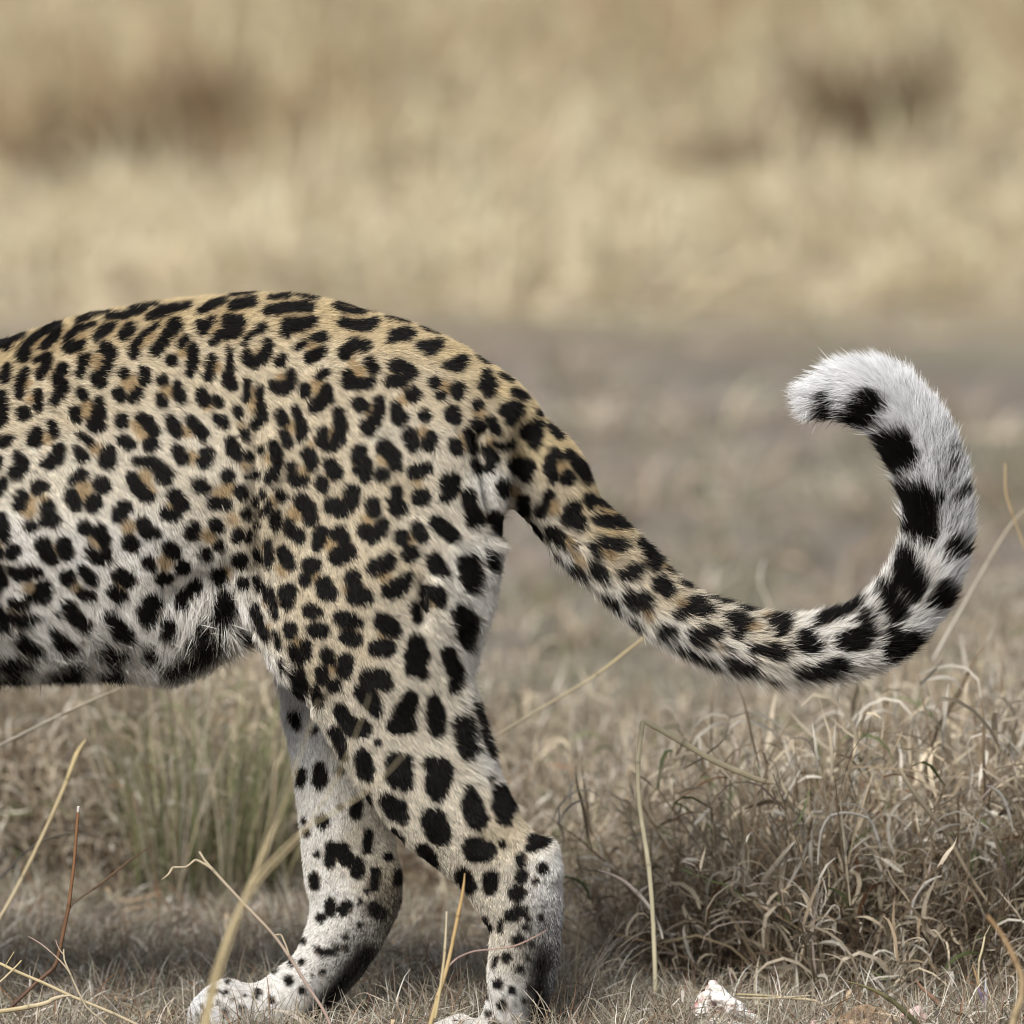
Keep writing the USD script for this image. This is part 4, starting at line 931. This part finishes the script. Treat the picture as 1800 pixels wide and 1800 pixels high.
GOLDEN, BUFF, TWIG, MAUVE = (.56, .45, .24), (.52, .44, .31), (.17, .085, .045), (.45, .33, .29)
STALKS = [
    ("straw", "pale straw snapped over in a sharp bend, right of the hind legs", "straw", [([(1152, 1745, 4), (1148, 1620, 3.8), (1140, 1520, 4), (1129, 1450, 4), (1122, 1390, 4), (1121, 1340, 4), (1126, 1296, 4), (1130, 1268, 4)], .16, (.74, .67, .47), (.76, .69, .49)), ([(1130, 1267, 3.4), (1150, 1277, 4.6), (1200, 1305, 5), (1250, 1335, 5), (1300, 1357, 5.4), (1345, 1374, 4), (1364, 1378, 1)], .16, (.76, .69, .48), (.62, .53, .36))]),
    ("twig", "upright reddish brown twig with a kink, at the lower left", "twig", [([(15, 1775, 3.6), (60, 1731, 4.2), (94, 1702, 4.4), (100, 1690, 4.6), (107, 1660, 4), (121, 1592, 4.2), (130, 1520, 3.6), (137, 1428, 3.2)], -.05, (.11, .06, .04), (.24, .12, .055)), ([(137, 1428, 3.4), (138, 1417, 3.2)], -.05, (.6, .55, .5), (.6, .55, .5))]),
    ("straw", "forked dry straw with a curled leaf, leaning over the far hind paw", "straw", [([(350, 1497, 2.5), (362, 1515, 3), (375, 1530, 3.5), (430, 1590, 3.5), (482, 1645, 3.5), (508, 1681, 3.5), (545, 1740, 3.5), (572, 1782, 3.5), (590, 1830, 3.5)], -.22, BUFF, MAUVE), ([(375, 1530, 3), (358, 1518, 3), (344, 1512, 2.6), (334, 1519, 2), (326, 1524, 1.8), (305, 1525, 2.6), (297, 1536, 2.4), (284, 1546, .6)], -.22, BUFF, BUFF), ([(508, 1681, 2.4), (500, 1656, 2.2), (492, 1643, 2), (481, 1644, 1.2)], -.22, BUFF, BUFF)]),
    ("straw", "slanting straw with a two-pronged top, lower left foreground", "straw", [([(112, 1668, 1.4), (112, 1678, 2), (125, 1715, 2.2), (140, 1748, 2.4), (152, 1770, 2.6), (172, 1788, 2.4), (210, 1822, 2.4)], -.12, BUFF, STRAW), ([(49, 1646, 1), (70, 1658, 1.6), (92, 1676, 1.8), (113, 1697, 2), (127, 1718, 2)], -.12, MAUVE, BUFF), ([(98, 1652, .8), (104, 1668, 1.4), (112, 1678, 1.6)], -.12, MAUVE, BUFF)]),
    ("straw", "long yellow straw sloping down from the left edge to the paw", "straw", [([(-60, 1672, 3), (0, 1694, 3.4), (25, 1706, 3.6), (70, 1725, 3.6), (130, 1753, 3.6), (200, 1782, 3.4), (262, 1812, 3)], (-.1, -.12), GOLDEN, BUFF)]),
    ("straw", "short thick yellow straw at the left edge, lowest of the crossing straws", "straw", [([(-60, 1786, 5), (0, 1778, 5), (50, 1770, 5), (88, 1760, 5), (90, 1758, 5.4), (126, 1750, 2)], -.14, GOLDEN, BUFF)]),
    ("straw", "small upright straw crossing the yellow ones at the left edge", "straw", [([(-12, 1736, 2), (12, 1715, 2.4), (38, 1688, 1.4)], -.16, BUFF, GOLDEN), ([(8, 1700, 1), (25, 1673, 1)], -.16, GOLDEN, GOLDEN)]),
    ("straw", "leaning golden straw at the left edge with a thicker tip", "straw", [([(-60, 1690, 3.4), (0, 1612, 3.6), (40, 1540, 3.4), (62, 1495, 3.2), (88, 1440, 3.4), (118, 1370, 3.6), (135, 1325, 5), (150, 1300, 1.4)], -.55, BUFF, GOLDEN)]),
    ("straw", "arching pale blade at the left edge, behind the brown twig", "straw", [([(-40, 1575, 3), (0, 1545, 3), (40, 1502, 3), (85, 1474, 3.4), (130, 1465, 3), (180, 1472, 1)], .35, PALEG, BUFF)]),
    ("twig", "thin brown stem slanting up to the right, beside the brown twig", "twig", [([(100, 1650, 1.4), (130, 1588, 2), (165, 1562, 2.4), (190, 1543, 3), (225, 1515, 2.4), (270, 1484, 1)], .15, (.2, .15, .1), (.3, .18, .1))]),
    ("straw", "long pale straw rising to the right under the belly, out of focus", "straw", [([(-120, 1368, 3), (0, 1310, 3.2), (110, 1255, 3.2), (215, 1208, 2)], .42, PALEG, STRAW)]),
    ("straw", "yellowish straw rising to the right towards the base of the tail", "straw", [([(860, 1300, 2.4), (960, 1240, 2.8), (1050, 1185, 3), (1095, 1150, 3), (1140, 1115, 2)], .5, STRAW, GOLDEN)]),
    ("straw", "golden straw in front of the near hind leg, standing upright", "straw", [([(735, 1880, 5), (757, 1800, 5), (770, 1752, 5), (786, 1700, 4.4), (796, 1655, 4), (805, 1610, 4), (814, 1565, 3.4), (817, 1535, 1)], -.32, GOLDEN, (.55, .36, .16))]),
    ("straw", "short pale straw stub beside the golden straw at the near hind leg", "straw", [([(765, 1790, 3), (775, 1730, 3), (782, 1670, 2.8), (785, 1602, 2)], -.34, GOLDEN, (.6, .53, .38))]),
    ("twig", "thin pinkish stem crossing in front of the near hind leg", "twig", [([(783, 1720, 1.2), (790, 1698, 1.8), (805, 1684, 2.2), (835, 1672, 1.8), (870, 1668, 1.6), (900, 1664, 1.8), (930, 1652, 1.4), (962, 1634, .8)], -.30, MAUVE, (.4, .25, .2))]),
    ("straw", "thick brownish blade at the right edge, close and out of focus", "straw", [([(1735, 1610, 4), (1762, 1645, 5), (1785, 1690, 6), (1797, 1725, 7), (1796, 1750, 7), (1784, 1785, 7), (1774, 1830, 6), (1762, 1900, 6)], -.75, (.36, .23, .12), (.48, .39, .24))]),
    ("twig", "dark stub of a stem at the lower right edge", "twig", [([(1757, 1840, 3.4), (1759, 1795, 3.4), (1763, 1750, 3)], -.12, (.10, .065, .05), (.25, .2, .15))]),
    ("straw", "shiny straw stem with a sheath leaf, lower right", "straw", [([(1722, 1745, 2.6), (1720, 1720, 2.4), (1721, 1692, 2.2), (1727, 1668, 2.6), (1731, 1646, 2)], .03, (.5, .42, .28), (.66, .58, .38)), ([(1720, 1733, 3), (1716, 1715, 3.4), (1709, 1696, 1)], .03, (.42, .28, .15), (.42, .28, .15)), ([(1731, 1645, 1.2), (1741, 1626, .8)], .03, BUFF, BUFF)]),
    ("leaf", "small purple and white leaf at the foot of the shiny straw", "leaf", [([(1741, 1795, 1.2), (1734, 1768, 3.2), (1733, 1745, 3.4), (1732, 1722, 1)], .0, (.34, .27, .42), (.55, .58, .62)), ([(1740, 1790, 1), (1732, 1768, 4), (1724, 1748, 5), (1720, 1734, 2)], .01, (.30, .17, .36), (.26, .2, .3))]),
    ("leaf", "long brown dead leaf lying on the ground, lower right", "leaf", [([(1609, 1722, 1.6), (1622, 1738, 4), (1642, 1756, 5), (1660, 1776, 4.6), (1676, 1792, 2)], -.02, (.28, .17, .11), (.33, .21, .14))]),
    ("leaf", "dark green blade lying across the brown scrap at the bottom", "leaf", [([(1490, 1726, 1.4), (1530, 1738, 3.4), (1562, 1755, 5), (1590, 1778, 6), (1622, 1812, 6)], -.2, (.20, .17, .08), (.07, .07, .035))]),
    ("straw", "flattened pair of straws lying right of the white bone", "straw", [([(1292, 1748, 2.4), (1340, 1750, 3), (1390, 1755, 3.4), (1428, 1758, 3), (1470, 1790, 1.4)], -.02, (.42, .35, .2), BUFF), ([(1300, 1754, 1.6), (1350, 1755, 2.2), (1400, 1752, 2), (1424, 1750, 1)], -.03, BUFF, BUFF)]),
    ("straw", "slender bowed straw at the right edge beside the curled tail", "straw", [([(1640, 1160, 3), (1690, 1070, 3), (1738, 985, 2.6), (1775, 925, 2.2), (1812, 885, 1)], .75, PALEG, STRAW)]),
    ("straw", "brown jointed stalk at the right edge beside the curled tail", "straw", [([(1840, 1080, 2.6), (1800, 960, 2.8), (1780, 905, 3), (1768, 862, 3.6), (1767, 815, 2)], .6, (.42, .34, .22), (.46, .34, .2))]),
    ("straw", "single blurred blade standing on the bare flat behind the tail", "straw", [([(1355, 1100, 3), (1350, 1060, 4), (1336, 1022, 4), (1344, 985, 2)], 1.6, STRAW, PALEG)]),
    ("straw", "pale hanging straw stem in the bank right of the bent straw", "straw", [([(1477, 1405, 2), (1481, 1450, 2.6), (1488, 1520, 2.6), (1495, 1592, 2)], .17, (.56, .5, .37), STRAW)]),
    ("straw", "broad flat dry stem sloping down through the bank on the right", "straw", [([(1580, 1350, 5), (1618, 1408, 6), (1660, 1460, 6), (1705, 1540, 5), (1740, 1590, 3)], .17, (.5, .43, .31), (.36, .29, .2))]),
    ("leaf", "curved pale leaf arching in the bank at the right edge", "leaf", [([(1733, 1381, 1.4), (1755, 1392, 4), (1770, 1418, 4.4), (1780, 1462, 1)], .17, PALEG, PALEG)]),
    ("leaf", "long pale curved leaf in the shade low in the bank", "leaf", [([(1602, 1615, 2), (1606, 1585, 4), (1625, 1555, 4.6), (1655, 1540, 2)], .17, PALEG, PALEG)]),
    ("leaf", "looping pale leaf arching beside the hanging straw stem", "leaf", [([(1438, 1520, 2), (1442, 1470, 3), (1460, 1435, 3.4), (1485, 1429, 3.4), (1525, 1438, 3), (1545, 1480, 3.6), (1548, 1495, 1)], .17, PALEG, PALEG)]),
    ("leaf", "flat grey leaf on the ground behind the toes of the near hind paw", "leaf", [([(1050, 1530, 1.6), (1090, 1545, 4), (1120, 1570, 5), (1145, 1600, 4), (1165, 1650, 3)], .17, PINK, PALEG)]),
]
for name, lab, cat, lines in STALKS:
    lines = [([(a_, b_, r_ * (1.35 if 'snapped' in lab else 1)) for a_, b_, r_ in l], Yv, c0, c1) for l, Yv, c0, c1 in lines]
    tag(single_mesh(path_for(name), [tube(l, Yv, c0, tipc=c1, straight="kink" in lab) for l, Yv, c0, c1 in lines], L("stalk")), lab, cat)
# the sheaf of golden blades in the near foreground, out of focus
sheaf = [([(330, 2110, 5), (345, 1900, 7), (362, 1770, 8), (395, 1655, 9), (440, 1560, 8), (490, 1500, 6), (540, 1455, 5), (640, 1395, 4), (715, 1320, 2)], -1.12), ([(335, 2110, 5), (350, 1880, 7), (372, 1745, 8), (405, 1640, 8), (436, 1560, 7), (470, 1480, 6), (505, 1400, 4), (520, 1330, 2)], -1.08),
         ([(325, 2110, 5), (342, 1900, 6), (370, 1730, 7), (420, 1600, 6), (470, 1490, 5), (505, 1395, 4), (560, 1230, 2)], -1.16), ([(340, 2110, 5), (360, 1840, 6), (400, 1650, 6), (460, 1545, 5), (520, 1480, 4), (600, 1350, 3), (650, 1220, 1.5)], -1.05),
         ([(330, 2110, 5), (355, 1850, 6), (430, 1580, 4), (475, 1440, 3.4), (485, 1330, 3), (486, 1225, 1.4)], -1.1)]
sheaf = [([(u_, v_, r_ * .36) for u_, v_, r_ in l_], Y_) for l_, Y_ in sheaf]
tag(single_mesh(path_for("golden_grass_sheaf"), [tube(l, Yv, GOLDEN, tipc=(.5, .42, .27)) for l, Yv in sheaf], L("stalk")), "blurred sheaf of golden grass blades close in front of the hind legs", "grass tuft")

# ---------------------------------------------------------------- the bone and the scraps of a meal
import manifold3d as m3


def lumps(chains, edge, rough, freq, seed, smooth_n=8):
    """Hulls of balls along chains [(u, v, Y, r px), ...] as one welded, roughened solid."""
    total = m3.Manifold()
    for ch in chains:
        for a, b in zip(ch, ch[1:]):
            two = [m3.Manifold.sphere(q[3] * S, 18).translate(at(q[0], q[1], q[2]).tolist()) for q in (a, b)]
            total += m3.Manifold.batch_hull(two)
    total = total.refine_to_length(edge)
    mm = total.to_mesh()
    t = trimesh.Trimesh(mm.vert_properties[:, :3], mm.tri_verts, process=True)
    trimesh.smoothing.filter_taubin(t, iterations=smooth_n)
    v = np.array(t.vertices)
    v += np.array(t.vertex_normals) * ((meshkit.fbm(v * freq, 4, seed) - .5) * rough)[:, None]
    return v, np.array(t.faces)


usdkit.material(stage, L("bone"), {
    "g": ("geometry", {}), "n": ("noise_texture", {"scale": 75.0, "detail": 6.0, "roughness": 0.72}), "n2": ("noise_texture", {"scale": 260.0, "detail": 4.0}),
    "r": ("rgb_ramp", {"ramp": [(0.28, (.16, .11, .09)), (0.37, (.55, .40, .36)), (0.47, (.74, .69, .66)), (0.75, (.84, .835, .83))]}),
    "b": ("bump", {"strength": 0.8, "distance": 0.003}), "p": ("principled_bsdf", {"roughness": 0.55, "subsurface_weight": 0.1, "subsurface_scale": 0.004})},
    [("g.position", "n.vector"), ("g.position", "n2.vector"), ("n.fac", "r.fac"), ("r.color", "p.base_color"), ("n2.fac", "b.height"), ("b.normal", "p.normal")], surface="p.BSDF")
usdkit.material(stage, L("flesh"), {
    "g": ("geometry", {}), "n": ("noise_texture", {"scale": 120.0, "detail": 4.0}), "r": ("rgb_ramp", {"ramp": [(0.35, (.30, .13, .12)), (0.5, (.46, .31, .30)), (0.7, (.56, .46, .44))]}),
    "p": ("principled_bsdf", {"roughness": 0.4})}, [("g.position", "n.vector"), ("n.fac", "r.fac"), ("r.color", "p.base_color")], surface="p.BSDF")
usdkit.material(stage, L("matted_hair"), {
    "g": ("geometry", {}), "n": ("noise_texture", {"scale": 70.0, "detail": 5.0, "roughness": .7}), "n2": ("noise_texture", {"scale": 420.0, "detail": 3.0}),
    "r": ("rgb_ramp", {"ramp": [(0.34, (.07, .045, .03)), (0.5, (.24, .165, .10)), (0.66, (.40, .30, .20))]}), "b": ("bump", {"strength": 0.9, "distance": 0.003}),
    "p": ("principled_bsdf", {"roughness": 0.9})}, [("g.position", "n.vector"), ("g.position", "n2.vector"), ("n.fac", "r.fac"), ("r.color", "p.base_color"), ("n2.fac", "b.height"), ("b.normal", "p.normal")], surface="p.BSDF")
bone = UsdGeom.Xform.Define(stage, path_for("bone"))
tag(bone, "broken white bone with pinkish scraps lying on the grass, lower right", "bone")
yb = -.06
v, f = lumps([[(1252, 1731, yb, 7), (1264, 1752, yb, 12), (1285, 1768, yb - .005, 12), (1305, 1784, yb, 11), (1334, 1794, yb, 7)], [(1252, 1731, yb, 7), (1242, 1758, yb + .01, 13), (1240, 1785, yb, 13), (1225, 1806, yb, 16)],
              [(1268, 1755, yb + .012, 10), (1300, 1772, yb + .016, 9), (1318, 1800, yb + .012, 12)], [(1238, 1800, yb - .01, 12), (1275, 1806, yb - .015, 12), (1308, 1812, yb - .012, 14)], [(1205, 1812, yb, 9), (1238, 1806, yb, 12)], [(1262, 1768, yb + .018, 16), (1272, 1800, yb + .012, 24), (1278, 1830, yb + .01, 30)], [(1300, 1795, yb + .02, 20), (1240, 1800, yb + .02, 20)], [(1215, 1832, yb, 18), (1325, 1832, yb, 18)]], .0018, .010, 150, 3, 10)
usdkit.mesh(stage, str(bone.GetPath()) + "/bone_shell", (v, f), L("bone"), smooth=True)
for ch in ([(1228, 1772, yb + .012, 11), (1222, 1798, yb + .006, 12), (1196, 1812, yb, 8)], [(1296, 1775, yb + .02, 10), (1318, 1785, yb + .018, 8)]):
    v, f = lumps([ch], .0025, .006, 120, 5)
    usdkit.mesh(stage, path_for("flesh", bone.GetPath()), (v, f), L("flesh"), smooth=True)
v, f = lumps([[(1470, 1812, -.1, 20), (1510, 1795, -.1, 24), (1545, 1790, -.09, 24), (1580, 1812, -.1, 20)], [(1500, 1815, -.13, 24), (1560, 1818, -.13, 24)], [(1490, 1840, -.1, 30), (1570, 1840, -.1, 30)]], .003, .016, 90, 8)
scrap = UsdGeom.Xform.Define(stage, path_for("hide_scrap"))
tag(scrap, "brown matted scrap of hide with pink flesh at the bottom edge", "scrap")
usdkit.mesh(stage, str(scrap.GetPath()) + "/hide", (v, f), L("matted_hair"), smooth=True)
for chs in ([[(1590, 1785, -.06, 9), (1612, 1778, -.06, 10), (1628, 1790, -.06, 8)], [(1600, 1800, -.06, 12), (1625, 1802, -.06, 11)], [(1612, 1778, -.06, 10), (1610, 1802, -.06, 11)]], [[(1430, 1802, -.08, 8), (1460, 1798, -.08, 6)]]):
    v, f = lumps(chs, .0025, .008, 110, 9)
    usdkit.mesh(stage, path_for("flesh", scrap.GetPath()), (v, f), L("flesh"), smooth=True)
